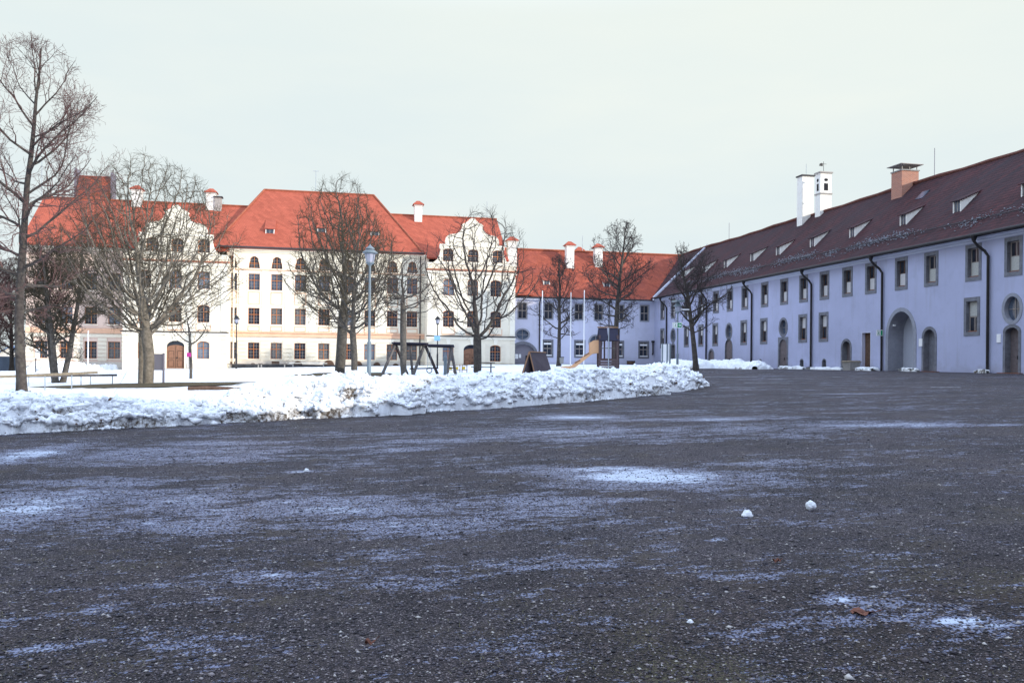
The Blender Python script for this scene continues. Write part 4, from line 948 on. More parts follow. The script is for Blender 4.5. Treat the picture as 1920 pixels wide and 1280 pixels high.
# ------------------------------------------------------------------ ground: gravel yard with ice
def axis(segs):
    out = []
    for a, b, st in segs: out.append(np.arange(a, b, st))
    return np.unique(np.round(np.concatenate(out + [np.array([segs[-1][1]])]), 4))
gx = axis([(-400, -60, 20), (-60, -16, 2), (-16, 30, .16), (30, 60, 1), (60, 400, 20)])
gy = axis([(-60, 0, 3), (0, 14, .10), (14, 45, .22), (45, 130, 2), (130, 700, 30)])
GX, GY = np.meshgrid(gx, gy); GZv = terr_np(GX, GY)
near = np.exp(-((GX/30)**2 + ((GY-15)/40)**2))
GZv = GZv + near*(fbm(GX*.5, GY*.5, 3, 3)-.5)*.05
ICE = [
    (1210, 893, 230, 18, 1.0), (1120, 880, 300, 10, 0.62), (1180, 905, 120, 9, 0.5), (1090, 783, 130, 5, 0.8),
    (1320, 786, 300, 6, 0.5), (800, 826, 150, 5, 0.55), (760, 843, 170, 5, 0.45), (50, 852, 110, 20, 0.85),
    (60, 950, 290, 46, 0.62), (330, 985, 260, 26, 0.50), (620, 948, 380, 32, 0.52), (760, 990, 280, 20, 0.48),
    (1000, 940, 300, 22, 0.42), (200, 905, 300, 12, 0.45), (1500, 870, 240, 10, 0.3), (1180, 938, 140, 7, 0.42),
    (1700, 797, 300, 7, 0.6), (1880, 797, 80, 3, 0.6), (505, 1072, 70, 6, 1.0), (795, 1097, 38, 5, 1.0),
    (590, 1100, 38, 4, 0.6), (90, 1212, 85, 9, 0.95), (195, 1137, 50, 11, 0.55), (1575, 1124, 50, 9, 1.0),
    (1810, 1172, 140, 15, 1.05), (1480, 1176, 60, 8, 0.75), (1340, 1015, 22, 3, 0.9), (560, 883, 40, 3, 0.8),
    (940, 885, 60, 5, 0.5), (690, 1220, 60, 12, 0.6), (1320, 1066, 38, 4, 0.6), (1210, 1066, 30, 4, 0.6),
    (1140, 1163, 28, 5, 0.4), (1440, 1040, 60, 4, 0.3), (1900, 1100, 70, 6, 0.35), (1240, 1190, 70, 7, 0.35),
    (1390, 1196, 50, 5, 0.6), (420, 830, 260, 6, 0.45), (640, 870, 120, 5, 0.3), (1440, 925, 110, 5, 0.35),
    (330, 870, 200, 6, 0.3), (1600, 738, 120, 1.5, 0.4), (720, 900, 140, 8, 0.35), (1260, 1240, 40, 10, 0.2),
    (300, 950, 800, 60, 0.33), (900, 960, 520, 40, 0.33), (300, 850, 600, 26, 0.38), (1250, 905, 420, 28, 0.30),
    (1100, 810, 700, 20, 0.36), (1650, 795, 460, 12, 0.33), (500, 1080, 600, 50, 0.21), (1700, 1160, 350, 30, 0.24),
    (300, 1190, 400, 30, 0.2), (900, 1210, 300, 25, 0.2), (1250, 770, 380, 5, 0.22), (830, 1170, 60, 6, 0.3),
    (1100, 1050, 400, 25, 0.2), (700, 1040, 400, 30, 0.20), (1850, 880, 120, 4, 0.15)]
ice = np.zeros_like(GX)
for px, py, hx, hy, a in ICE:
    c = hit(px, py); d1 = hit(px, py-hy); d2 = hit(px, py+hy); Zc = c.x*math.sin(TH)+c.y*math.cos(TH)
    rx = hx*Zc/F*.62; ry = abs((d1-d2).length)/2*.75
    dx = GX-c.x; dy = GY-c.y; ex = dx*math.cos(TH)-dy*math.sin(TH); ey = dx*math.sin(TH)+dy*math.cos(TH)
    ice = np.maximum(ice, a*np.exp(-(ex/rx)**2-(ey/ry)**2))
ny, nx = GX.shape; idx = np.arange(nx*ny).reshape(ny, nx)
Fq = np.stack([idx[:-1,:-1], idx[:-1,1:], idx[1:,1:], idx[1:,:-1]], -1).reshape(-1, 4)
gme = np_mesh('ground', np.stack([GX, GY, GZv], -1).reshape(-1, 3), Fq)
a_ = gme.attributes.new('ice', 'FLOAT', 'POINT'); a_.data.foreach_set('value', ice.astype('f').ravel())
bankd = np.min([np.hypot(GX-p_.x, GY-p_.y) for p_ in [hit(a, b) for a, b in [(x_, np.interp(x_, [0, 300, 560, 850, 1140, 1322], [815, 799, 785, 769, 749, 723])) for x_ in range(0, 1330, 40)]]], axis=0)
soil_ = .85*np.clip(1.3-bankd/1.7, 0, 1)*np.clip(fbm(GX*.8, GY*.8, 4, 78)*2.4-.6, 0, 1)
soil_ = np.maximum(soil_, np.clip(1.25-np.abs(GY-1.5)/4.2+(fbm(GX*.7, GY*.7, 4, 77)-.5)*1.2, 0, 1))
a_ = gme.attributes.new('soil', 'FLOAT', 'POINT'); a_.data.foreach_set('value', soil_.astype('f').ravel()); gme.shade_smooth()
def ground_mat():
    m, t, b = newmat('gravel and ice'); n = t.nodes.new; l = t.links.new
    geo = n('ShaderNodeNewGeometry'); P = geo.outputs['Position']
    def noise(sc, det=6, ro=.6, vec=None):
        q = n('ShaderNodeTexNoise'); q.inputs['Scale'].default_value = sc; q.inputs['Detail'].default_value = det; q.inputs['Roughness'].default_value = ro; l(vec or P, q.inputs['Vector']); return q.outputs['Fac']
    def mth(op, a, b_=None, c=None):
        q = n('ShaderNodeMath'); q.operation = op
        for i, v in enumerate((a, b_, c)):
            if v is None: continue
            if isinstance(v, (int, float)): q.inputs[i].default_value = v
            else: l(v, q.inputs[i])
        return q.outputs[0]
    def mixc(f, a, b_):
        q = n('ShaderNodeMix'); q.data_type = 'RGBA'
        if isinstance(f, float): q.inputs[0].default_value = f
        else: l(f, q.inputs[0])
        for i, v in ((6, a), (7, b_)):
            if isinstance(v, tuple): q.inputs[i].default_value = v + (1,)
            else: l(v, q.inputs[i])
        return q.outputs[2]
    def mrange(v, a, b_, c=0., d=1., sm=True):
        q = n('ShaderNodeMapRange'); q.inputs[1].default_value = a; q.inputs[2].default_value = b_; q.inputs[3].default_value = c; q.inputs[4].default_value = d
        if sm: q.interpolation_type = 'SMOOTHSTEP'
        l(v, q.inputs[0]); return q.outputs[0]
    # stones
    dw = n('ShaderNodeTexNoise'); dw.inputs['Scale'].default_value = 20; l(P, dw.inputs['Vector'])
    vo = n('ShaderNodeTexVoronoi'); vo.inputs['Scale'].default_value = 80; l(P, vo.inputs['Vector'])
    vs = n('ShaderNodeTexVoronoi'); vs.inputs['Scale'].default_value = 150; l(P, vs.inputs['Vector'])
    sc1 = n('ShaderNodeSeparateColor'); l(vo.outputs['Color'], sc1.inputs[0]); sc2 = n('ShaderNodeSeparateColor'); l(vs.outputs['Color'], sc2.inputs[0])
    ra = n('ShaderNodeValToRGB'); l(mth('MULTIPLY_ADD', sc2.outputs[0], .35, mth('MULTIPLY', sc1.outputs[0], .65)), ra.inputs[0])
    e = ra.color_ramp.elements; e[0].position = 0.0; e[0].color = (.007, .006, .009, 1); e[1].position = 1.0; e[1].color = (.40, .36, .36, 1)
    for p_, c_ in ((.30, (.022, .019, .024)), (.60, (.105, .088, .104)), (.84, (.24, .205, .22))): q = e.new(p_); q.color = c_ + (1,)
    gap_shade = n('ShaderNodeMix'); gap_shade.data_type = 'RGBA'; l(mrange(vo.outputs['Distance'], .34, .66, 0, .9), gap_shade.inputs[0]); l(ra.outputs[0], gap_shade.inputs[6]); gap_shade.inputs[7].default_value = (.008, .007, .009, 1)  # contact shade painted into the dark gaps between the stones
    big = noise(.45, 7, .62); mid = noise(2.6, 6, .6)
    base = mixc(mrange(big, .35, .65, 0, .22), gap_shade.outputs[2], (.15, .118, .124))
    mo = mth('MULTIPLY_ADD', noise(3.2, 9, .72), 1.5, mth('MULTIPLY_ADD', noise(.7, 6, .6), .9, -.2)); mm_ = n('ShaderNodeMix'); mm_.data_type = 'RGBA'; mm_.blend_type = 'MULTIPLY'; mm_.inputs[0].default_value = 1; l(base, mm_.inputs[6]); cc_ = n('ShaderNodeCombineColor'); [l(mo, cc_.inputs[k_]) for k_ in range(3)]; l(cc_.outputs[0], mm_.inputs[7]); base = mm_.outputs[2]
    base = mixc(mth('MULTIPLY', mrange(noise(1.3, 8, .7), .5, .66), .35), base, (.105, .082, .066))
    soil = mrange(mid, .55, .72, 0, .6); base = mixc(soil, base, (.072, .056, .042))
    so_ = n('ShaderNodeAttribute'); so_.attribute_name = 'soil'; dk = n('ShaderNodeMix'); dk.data_type = 'RGBA'; dk.blend_type = 'MULTIPLY'; l(mth('MULTIPLY', so_.outputs['Fac'], .95), dk.inputs[0]); l(base, dk.inputs[6]); dk.inputs[7].default_value = (.54, .43, .33, 1); base = dk.outputs[2]
    gr = mth('MULTIPLY', mrange(noise(.9, 8, .7), .50, .64, 0, .75), mth('MULTIPLY_ADD', so_.outputs['Fac'], .8, .2))
    tuft = noise(55, 3, .6); base = mixc(mth('MULTIPLY', gr, mrange(tuft, .45, .6)), base, (.115, .105, .05))
    # ice mask: hand placed areas broken up by streaky noise
    at_ = n('ShaderNodeAttribute'); at_.attribute_name = 'ice'
    mp_ = n('ShaderNodeMapping'); mp_.inputs['Rotation'].default_value = (0, 0, TH); mp_.inputs['Scale'].default_value = (.75, 2.1, 1); l(P, mp_.inputs[0])
    n1 = noise(1.5, 9, .66, mp_.outputs[0]); n2 = noise(.35, 5, .6, mp_.outputs[0])
    n3_ = noise(7.5, 6, .7, mp_.outputs[0])
    s = mth('ADD', mth('MULTIPLY', mrange(at_.outputs['Fac'], .03, .80, 0, 1, False), .31), mth('ADD', mth('MULTIPLY_ADD', n1, .55, mth('MULTIPLY', n2, .30)), mth('MULTIPLY', mth('SUBTRACT', n3_, .5), .62)))
    speck = mth('MULTIPLY', mth('SUBTRACT', sc1.outputs[1], .5), .07)
    s = mth('ADD', s, speck)
    film = mrange(s, .478, .525, 0, 1); solid = mrange(s, .60, .74, 0, 1)
    # stones poking out of the ice
    stick = mrange(sc1.outputs[2], .55, .75, 0, 1); keep = mth('SUBTRACT', 1.0, mth('MULTIPLY', stick, mth('SUBTRACT', 1.0, solid)))
    film = mth('MULTIPLY', film, keep)
    icec = mixc(solid, (.125, .14, .225), (.40, .46, .58))
    colr = mixc(film, base, icec)
    l(colr, b.inputs['Base Color'])
    l(mth('SUBTRACT', .92, mth('MULTIPLY', film, .52)), b.inputs['Roughness']); b.inputs['Specular IOR Level'].default_value = .35
    hgt = mth('MULTIPLY', mth('SUBTRACT', .6, vo.outputs['Distance']), mth('SUBTRACT', 1.0, mth('MULTIPLY', film, .9)))
    hgt = mth('ADD', hgt, mth('MULTIPLY', film, .25))
    bp = n('ShaderNodeBump'); bp.inputs['Strength'].default_value = 1.0; bp.inputs['Distance'].default_value = .022; l(hgt, bp.inputs['Height']); l(bp.outputs[0], b.inputs['Normal'])
    return m
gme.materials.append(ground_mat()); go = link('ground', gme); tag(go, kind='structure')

# loose gravel stones, real geometry near the camera
r = np.random.default_rng(3); n = 105000
Zg = 2.4 + 15*r.random(n)**1.9; ug = r.uniform(-1.05, 1.05, n)*.66*Zg
px_ = Zg*math.sin(TH)+ug*math.cos(TH); py_ = Zg*math.cos(TH)-ug*math.sin(TH)
pz_ = terr_np(px_, py_)
nearv = np.exp(-((px_/30)**2 + ((py_-15)/40)**2)); pz_ = pz_ + nearv*(fbm(px_*.5, py_*.5, 3, 3)-.5)*.05
octv = np.array([(1,0,0),(0,1,0),(-1,0,0),(0,-1,0),(0,0,1),(0,0,-.6)], float); octf = np.array([(0,1,4),(1,2,4),(2,3,4),(3,0,4),(1,0,5),(2,1,5),(3,2,5),(0,3,5)])
rad = r.gamma(3.0, .0016, n)+.0020; ang = r.uniform(0, 6.28, n)
V = octv[None]*(1+r.normal(0, .2, (n, 6, 1)))*rad[:,None,None]*np.stack([np.ones(n)*1.25, r.uniform(.6, 1, n), r.uniform(.35, .7, n)], 1)[:,None,:]
ca, sa = np.cos(ang)[:,None], np.sin(ang)[:,None]; V = np.stack([V[...,0]*ca-V[...,1]*sa, V[...,0]*sa+V[...,1]*ca, V[...,2]], -1)
V = V + np.stack([px_, py_, pz_+rad*.2], 1)[:,None,:]
me = np_mesh('gravel', V.reshape(-1, 3), (octf[None]+(np.arange(n)*6)[:,None,None]).reshape(-1, 3))
def stone_mat():
    m, t, b = newmat('gravel stones'); n_ = t.nodes.new; l = t.links.new
    g = n_('ShaderNodeNewGeometry'); ra = n_('ShaderNodeValToRGB'); l(g.outputs['Random Per Island'], ra.inputs[0])
    e = ra.color_ramp.elements; e[0].color = (.02, .018, .02, 1); e[1].color = (.46, .43, .40, 1); e[1].position = 1
    for p_, c_ in ((.35, (.045, .038, .048)), (.70, (.125, .105, .115)), (.90, (.25, .215, .215))): q = e.new(p_); q.color = c_ + (1,)
    l(ra.outputs[0], b.inputs['Base Color']); b.inputs['Roughness'].default_value = .75; return m
me.materials.append(stone_mat()); tag(link('gravel', me), 'loose dark gravel scattered over the yard in the foreground', 'gravel', kind='stuff')
# dry grass blades
n = 5200; Zg = 2.5+4.5*r.random(n)**1.3; ug = r.uniform(-1, 1, n)*.64*Zg
gxp = Zg*math.sin(TH)+ug*math.cos(TH); gyp = Zg*math.cos(TH)-ug*math.sin(TH); k = fbm(gxp*.9, gyp*.9, 4, 9) > .53
gxp, gyp = gxp[k], gyp[k]; n = len(gxp); gz_ = terr_np(gxp, gyp)+.0; a1 = r.uniform(0, 6.28, n); ln = r.uniform(.015, .05, n); w = .0012
dx, dy = np.cos(a1), np.sin(a1); hz = r.uniform(.1, .5, n)*ln
V = np.stack([np.stack([gxp-dy*w, gyp+dx*w, gz_], 1), np.stack([gxp+dy*w, gyp-dx*w, gz_], 1), np.stack([gxp+dx*ln, gyp+dy*ln, gz_+hz], 1)], 1)
me = np_mesh('dry_grass', V.reshape(-1, 3), np.arange(n*3).reshape(-1, 3)); me.materials.append(mat('dry grass', (.17, .15, .07), .9, .4, 30)); tag(link('dry_grass', me), 'sparse dry grass blades between the gravel', 'grass', kind='stuff')

# ------------------------------------------------------------------ ploughed snow bank
foot_px = [(-260, 838), (-120, 826), (0, 815), (120, 809), (300, 799), (420, 793), (560, 785), (700, 780), (850, 769), (1000, 760), (1140, 749), (1230, 739), (1290, 730), (1322, 723)]
foot = [hit(a, b_) for a, b_ in foot_px]
end = [spot(1316, 35.5), spot(1300, 38)]
P = np.array([(p.x, p.y) for p in foot])
def resample(P, st):
    # Catmull-Rom through the points, even spacing
    out = []
    for i in range(len(P)-1):
        p0, p1, p2, p3 = P[max(i-1, 0)], P[i], P[i+1], P[min(i+2, len(P)-1)]
        for t in np.linspace(0, 1, 40, endpoint=False):
            out.append(.5*((2*p1)+(-p0+p2)*t+(2*p0-5*p1+4*p2-p3)*t*t+(-p0+3*p1-3*p2+p3)*t**3))
    out.append(P[-1]); out = np.array(out); d = np.r_[0, np.cumsum(np.linalg.norm(np.diff(out, axis=0), axis=1))]
    s = np.arange(0, d[-1], st); return np.stack([np.interp(s, d, out[:,0]), np.interp(s, d, out[:,1])], 1), s
path, S = resample(P, .045)
tan = np.gradient(path, axis=0); tan /= np.linalg.norm(tan, axis=1)[:,None]; nor = np.stack([-tan[:,1], tan[:,0]], 1)
LT = S[-1]; NV = 84
def bank_mesh(name, path, S, nor, width, height, seed, st, NV, tipa=0.0, tipb=1.5, lump_n=9000, dirtblobs=(), crest=False):
    ns = len(S); L_ = S[-1]; v = np.linspace(0, 1, NV)**1.55; SS, VV = np.meshgrid(S, v, indexing='ij')
    wd = width*(0.85+.35*vnoise(S*.35, S*0+3, seed)); endf = np.clip((L_-S)/tipb, 0, 1)**.55 if tipb else np.ones(ns)
    if tipa: endf = endf*np.clip(S/tipa, 0, 1)**.55
    wd = wd*(.25+.75*endf)
    hh = height(S)*endf if not crest else np.maximum(.12, height(S, path+nor*(wd*.42)[:,None]))*(.3+.7*endf)
    prof = np.where(VV < .42, np.sin(np.clip(VV/.42, 0, 1)*math.pi/2)**1.05, np.cos(np.clip((VV-.42)/.58, 0, 1)*math.pi/2)**1.1)
    T_ = VV*wd[:,None]; T_ = T_ + ((fbm(SS*1.1, VV*2, 3, seed+5)-.5)*.8+(fbm(SS*5, VV*3, 3, seed+6)-.5)*.35)*(1-VV)
    X = path[:,0][:,None]+nor[:,0][:,None]*T_; Y = path[:,1][:,None]+nor[:,1][:,None]*T_
    H = hh[:,None]*prof
    mod = .72+.56*fbm(SS*.8, T_*.9, 3, seed+1); H = H*mod
    chunk = (1-np.abs(2*fbm(SS*2.6, T_*2.6+H*2, 4, seed+2)-1))
    H = H + prof**.35*np.minimum(hh[:,None], .9)*(chunk-.74)*.62 + prof**.25*(fbm(SS*7, T_*7+H*7, 5, seed+3, .68)-.5)*.24
    # lumps
    r = np.random.default_rng(seed); dl = wd.mean()/NV
    H0 = H.copy()
    for k in range(lump_n):
        i = r.integers(0, ns); j = int(r.beta(1.1, 1.5)*(NV-1)); rr = .035+r.gamma(1.6, .045); rr = min(rr, .30)
        if endf[i] < .1: continue
        di = int(rr/st)+1; dj = int(rr/(wd[i]*max(.004, v[min(j+1, NV-1)]-v[j])))+1
        i0, i1, j0, j1 = max(0, i-di), min(ns, i+di+1), max(0, j-dj), min(NV, j+dj+1)
        ss = (SS[i0:i1, j0:j1]-S[i])/rr; tt = (T_[i0:i1, j0:j1]-T_[i, j])/rr; q = 1-ss**2-tt**2
        m_ = q > 0; add = np.where(m_, np.sqrt(np.clip(q, 0, 1))*rr*.75-rr*.25, -9)+H0[i, j]
        H[i0:i1, j0:j1] = np.where(m_, np.maximum(H[i0:i1, j0:j1], add), H[i0:i1, j0:j1])
    if crest: lim = hh[:,None]*1.35+.02; H = lim*np.tanh(H/lim)
    H = np.maximum(H, 0); H[:, 0] = -.06
    Z = terr_np(X, Y)+H; Z[:, -1] -= .1
    # shove outwards so that faces are not all vertical displacement
    push = (fbm(SS*3.1, T_*3.1, 4, seed+8)-.5)*.28*prof
    X = X-nor[:,0][:,None]*push; Y = Y-nor[:,1][:,None]*push
    dirt = np.clip(1-VV*8, 0, 1)*.46*np.clip(fbm(SS*.7, VV*3, 3, seed+9)*2.2-.55, 0, 1)
    for s0, v0, rs, rv, am in dirtblobs: dirt = np.maximum(dirt, am*np.exp(-((SS-s0)/rs)**2-((VV-v0)/rv)**2))
    idx = np.arange(ns*NV).reshape(ns, NV); Fq = np.stack([idx[:-1,:-1], idx[1:,:-1], idx[1:,1:], idx[:-1,1:]], -1).reshape(-1, 4)
    me = np_mesh(name, np.stack([X, Y, Z], -1).reshape(-1, 3), Fq); a_ = me.attributes.new('dirt', 'FLOAT', 'POINT'); a_.data.foreach_set('value', dirt.astype('f').ravel())
    me.materials.append(M['snow_dirty']); me.shade_smooth(); return me, (X, Y, Z)
def s_at(px, py):
    p = hit(px, py); d = np.hypot(path[:,0]-p.x, path[:,1]-p.y); return S[int(d.argmin())]
DB = [(s_at(655, 781), .07, .55, .08, .50), (s_at(330, 797), .05, .9, .06, .52), (s_at(120, 807), .06, .8, .06, .48), (s_at(450, 792), .04, .9, .05, .52), (s_at(770, 773), .08, .5, .12, .46), (s_at(545, 786), .04, .7, .05, .48), (s_at(1170, 744), .3, .35, .1, .5), (s_at(960, 762), .12, .5, .1, .40), (s_at(820, 770), .2, .3, .1, .45), (s_at(100, 809), .5, .6, .2, .38)]
CR = [(-200, 745), (0, 741), (100, 744), (200, 747), (330, 755), (430, 746), (500, 724), (560, 713), (640, 707), (700, 710), (800, 705), (900, 707), (960, 702), (1010, 699), (1060, 694), (1130, 692), (1200, 687), (1270, 690), (1320, 704)]
def bh(s_, xy):
    X, Y = xy[:,0], xy[:,1]; Zd = X*math.sin(TH)+Y*math.cos(TH); u = F*(X*math.cos(TH)-Y*math.sin(TH))/Zd; py = np.interp(960+u, [c_[0] for c_ in CR], [c_[1] for c_ in CR])
    zz = EYE-(py-681-ROLL*u)/F*Zd; return (zz-terr_np(X, Y))*1.10
me, BK = bank_mesh('snow_bank', path, S, nor, 2.5, bh, 21, .045, NV, 0, 1.6, 16000, DB, True)
sb = tag(link('snow_bank', me), 'long ploughed bank of lumpy snow with brown soil at its foot, across the yard', 'snow bank')
r = np.random.default_rng(28); n = 9500; ii = r.integers(0, len(S)-20, n); jj = (r.beta(.8, 1.6, n)*NV*.85).astype(int)+1
pp = np.stack([BK[0][ii, jj], BK[1][ii, jj], BK[2][ii, jj]-.01], 1)
cm = lumps_mesh('snow_chunks', pp, np.minimum(.014+r.gamma(1.3, .016, n), .10), M['snow_dirty'], .75, 1, .2, 29)
ck = None
ii = r.integers(0, len(S)-20, 5000); jj = r.integers(1, int(NV*.42), 5000); p2 = np.stack([BK[0][ii, jj], BK[1][ii, jj], BK[2][ii, jj]-.01], 1)
cm = lumps_mesh('snow_chunks', np.concatenate([pp, p2]), np.concatenate([np.minimum(.014+r.gamma(1.3, .016, n), .10), np.minimum(.015+r.gamma(1.3, .02, 5000), .13)]), M['snow_dirty'], .8, 1, .34, 29)
ck = bpy.data.objects.new('snow_chunks', cm); C.objects.link(ck); ck.parent = sb; ck['kind'] = 'stuff'
# crumbs of snow fallen at the foot
r = np.random.default_rng(8); n = 1700; ii = r.integers(0, len(S), n); off = -np.abs(r.normal(0, .12, n))+.16
cx_ = path[ii,0]+nor[ii,0]*off; cy_ = path[ii,1]+nor[ii,1]*off
me = lumps_mesh('snow_crumbs', np.stack([cx_, cy_, terr_np(cx_, cy_)+.01], 1), .012+r.gamma(1.5, .012, n), M['snow'], .7, 1, .15, 4); tag(link('snow_crumbs', me), 'crumbs of snow along the foot of the long snow bank', 'snow', kind='stuff')
r = np.random.default_rng(18); n = 260; ii = r.integers(0, len(S), n); jj = (r.beta(1, 2.2, n)*NV*.7).astype(int)
pp = np.stack([BK[0][ii, jj], BK[1][ii, jj], BK[2][ii, jj]+.005], 1)
me = lumps_mesh('soil_crumbs', pp, .008+r.gamma(1.4, .013, n), M['log'], .6, 1, .3, 6); tag(link('soil_crumbs', me), 'dark soil clods and dead leaves stuck in the snow bank', 'soil', kind='stuff')

# snow covered lawn behind the bank
nu, nv = 420, 260
su = np.linspace(0, LT, nu); bx = np.interp(su, S, path[:,0]+nor[:,0]*1.2); by = np.interp(su, S, path[:,1]+nor[:,1]*1.2)
bxa = np.r_[np.array([-150., -70.]), bx]; bya = np.r_[np.array([by[0]+6, by[0]+2]), by]
back = [(-150, 95), (-34, 95.7), (-21, 95.6), (-20.95, 91.8), (-10.65, 91.8), (-10.6, 94.6), (10.2, 94.6), (10.25, 91.7), (20.3, 91.7), (20.4, 95.8), (33, 95.8), (37.2, 86)]
tb = [0, .16, .3, .302, .46, .462, .70, .702, .84, .842, .95, 1.0]
uu = np.linspace(0, 1, len(bxa)); ub = np.r_[0, .10, np.linspace(.18, 1, nu)]
Xb = np.interp(ub, tb, [q[0] for q in back]); Yb = np.interp(ub, tb, [q[1] for q in back])
vv = np.linspace(0, 1, nv)**1.6
X = bxa[:,None]*(1-vv)+Xb[:,None]*vv; Y = bya[:,None]*(1-vv)+Yb[:,None]*vv
Z = terr_np(X, Y)+.20+.10*(fbm(X*.25, Y*.25, 4, 31)-.5)+.10*(fbm(X*1.1, Y*1.1, 5, 32, .6)-.5)*np.exp(-Y/60)+.03*(fbm(X*4, Y*4, 3, 33)-.5)
# trodden strip with rough footprints
Z[-1, :] -= .25; Z[-2, :] -= .1
idx = np.arange(X.size).reshape(X.shape); Fq = np.stack([idx[:-1,:-1], idx[1:,:-1], idx[1:,1:], idx[:-1,1:]], -1).reshape(-1, 4)
me = np_mesh('snow_field', np.stack([X, Y, Z], -1).reshape(-1, 3), Fq); me.materials.append(M['snow']); me.shade_smooth(); tag(link('snow_field', me), kind='structure')
def lawn(x, y): return terr(x, y)+.20

# snow heaps beside the long wing and small ones at its doors
def heap(px0, px1, X0, w, h, seed, label, tb=.8):
    def g(px): d = ray(px, 690); return d.y*(X0/d.x)
    ya, yb_ = g(px0), g(px1); Pp = np.array([(X0, ya+(yb_-ya)*t) for t in np.linspace(0, 1, 6)]); Pp[1:-1, 0] += np.random.default_rng(seed).normal(0, .1, 4)
    pth, s_ = resample(Pp, .07); tn = np.gradient(pth, axis=0); tn /= np.linalg.norm(tn, axis=1)[:,None]; nr = np.stack([-tn[:,1], tn[:,0]], 1)
    me, _ = bank_mesh('snow_heap', pth, s_, nr, w, lambda s: h*(.7+.5*vnoise(s*.5, s*0, seed)), seed, .07, 34, tb, tb, 900)
    return tag(link('snow_heap', me), label, 'snow heap')
heap(1292, 1413, 33.2, 2.2, .62, 41, 'rough white snow heap under the tree in front of the brown arched doors')
heap(1238, 1300, 31.0, 2.4, .75, 42, 'snow heap at the foot of the white board and the street lamp')
heap(1455, 1505, 37.6, .7, .14, 43, 'thin snow strip before the oval topped door with square stone frame', .4)
heap(1508, 1575, 37.9, .5, .07, 44, 'thin snow strip along the wall left of the concrete bin', .4)
heap(1603, 1632, 37.3, .9, .16, 45, 'small flat snow patch before the plain brown door', .3)
heap(1680, 1714, 37.6, .6, .12, 46, 'small flat snow patch in front of the big gateway', .3)
heap(1826, 1850, 37.8, .5, .10, 47, 'small broken snow patch by the wall left of the last downpipe', .3)
# snow along the front of the cream building
def ridge(x0, x1, y, h, seed, label):
    Pp = np.array([(x1+(x0-x1)*t, y) for t in np.linspace(0, 1, 5)])[::-1]; pth, s_ = resample(Pp, .1); tn = np.gradient(pth, axis=0); tn /= np.linalg.norm(tn, axis=1)[:,None]; nr = np.stack([-tn[:,1], tn[:,0]], 1)
    me, _ = bank_mesh('snow_heap', pth, s_, nr, 1.5, lambda s: h*(.7+.6*vnoise(s*.4, s*0, seed)), seed, .1, 24, .6, .6, 500); return tag(link('snow_heap', me), label, 'snow heap')
ridge(-30.5, -21.5, 93.6, .85, 51, 'snow heap against the foot of the set back left wing')

# bare ground under the trees
def bare(px, Z, rx, ry, seed, label):
    c = spot(px, Z); n = 40; r = np.random.default_rng(seed); b = MB(); ring = []
    for k in range(n):
        t = 2*math.pi*k/n; q = 1+.6*(float(vnoise(np.array([k*.45]), np.array([seed*1.0]), 2)[0])-.5)+r.normal(0, .03); x = c.x+math.cos(t)*rx*q; y = c.y+math.sin(t)*ry*q; ring.append((x, y, lawn(x, y)+.03))
    inner = [(c.x+(x-c.x)*.5, c.y+(y-c.y)*.5, lawn(c.x+(x-c.x)*.5, c.y+(y-c.y)*.5)+.08) for x, y, z in ring]
    b.v = ring+inner+[(c.x, c.y, lawn(c.x, c.y)+.11)]
    for k in range(n): k2 = (k+1) % n; b.f += [(k, k2, n+k2, n+k), (n+k, n+k2, 2*n)]
    o = b.build('bare_ground', M['bare'], None, c); tag(o, kind='structure'); return o

# ------------------------------------------------------------------ bare winter trees
def tubes_mesh(name, polys, sides, m):
    Vs, Fs, off = [], [], 0; groups = {}
    for pts, rad in polys: groups.setdefault(len(pts), []).append((pts, rad))
    for N_, lst in groups.items():
        Pt = np.array([q[0] for q in lst], float); Rd = np.array([q[1] for q in lst], float); K = len(lst)
        tg = np.gradient(Pt, axis=1); tg /= np.linalg.norm(tg, axis=2, keepdims=True)+1e-9
        u = np.where(np.abs(tg[:, :1, 2:3]) > .85, np.array([1., 0, 0]), np.array([0, 0, 1.])); u = np.repeat(u, N_, 1)
        a = np.cross(tg, u); a /= np.linalg.norm(a, axis=2, keepdims=True)+1e-9; b = np.cross(tg, a)
        th = np.arange(sides)*2*math.pi/sides
        ring = Pt[:,:,None,:]+(a[:,:,None,:]*np.cos(th)[None,None,:,None]+b[:,:,None,:]*np.sin(th)[None,None,:,None])*Rd[:,:,None,None]
        Vs.append(ring.reshape(-1, 3)); base = (np.arange(K)*N_*sides)[:,None,None]+(np.arange(N_-1)*sides)[None,:,None]+np.arange(sides)[None,None,:]
        nxt = (np.arange(K)*N_*sides)[:,None,None]+(np.arange(N_-1)*sides)[None,:,None]+((np.arange(sides)+1)%sides)[None,None,:]
        Fs.append((np.stack([base, nxt, nxt+sides, base+sides], -1)+off).reshape(-1, 4)); off += K*N_*sides
    me = np_mesh(name, np.concatenate(Vs), np.concatenate(Fs)); me.materials.append(m); me.shade_smooth(); return me
SHP = {'round': lambda t: max(0, math.sin(math.pi*min(1, max(0, t))**.8))**.55, 'spread': lambda t: (max(0, 1-abs(t-.42)/.60))**.45, 'upright': lambda t: (max(0, math.sin(math.pi*min(1, max(0, t))**.62)))**.7,
       'cone': lambda t: (1-t)**.75*min(1, t*6+.35)}
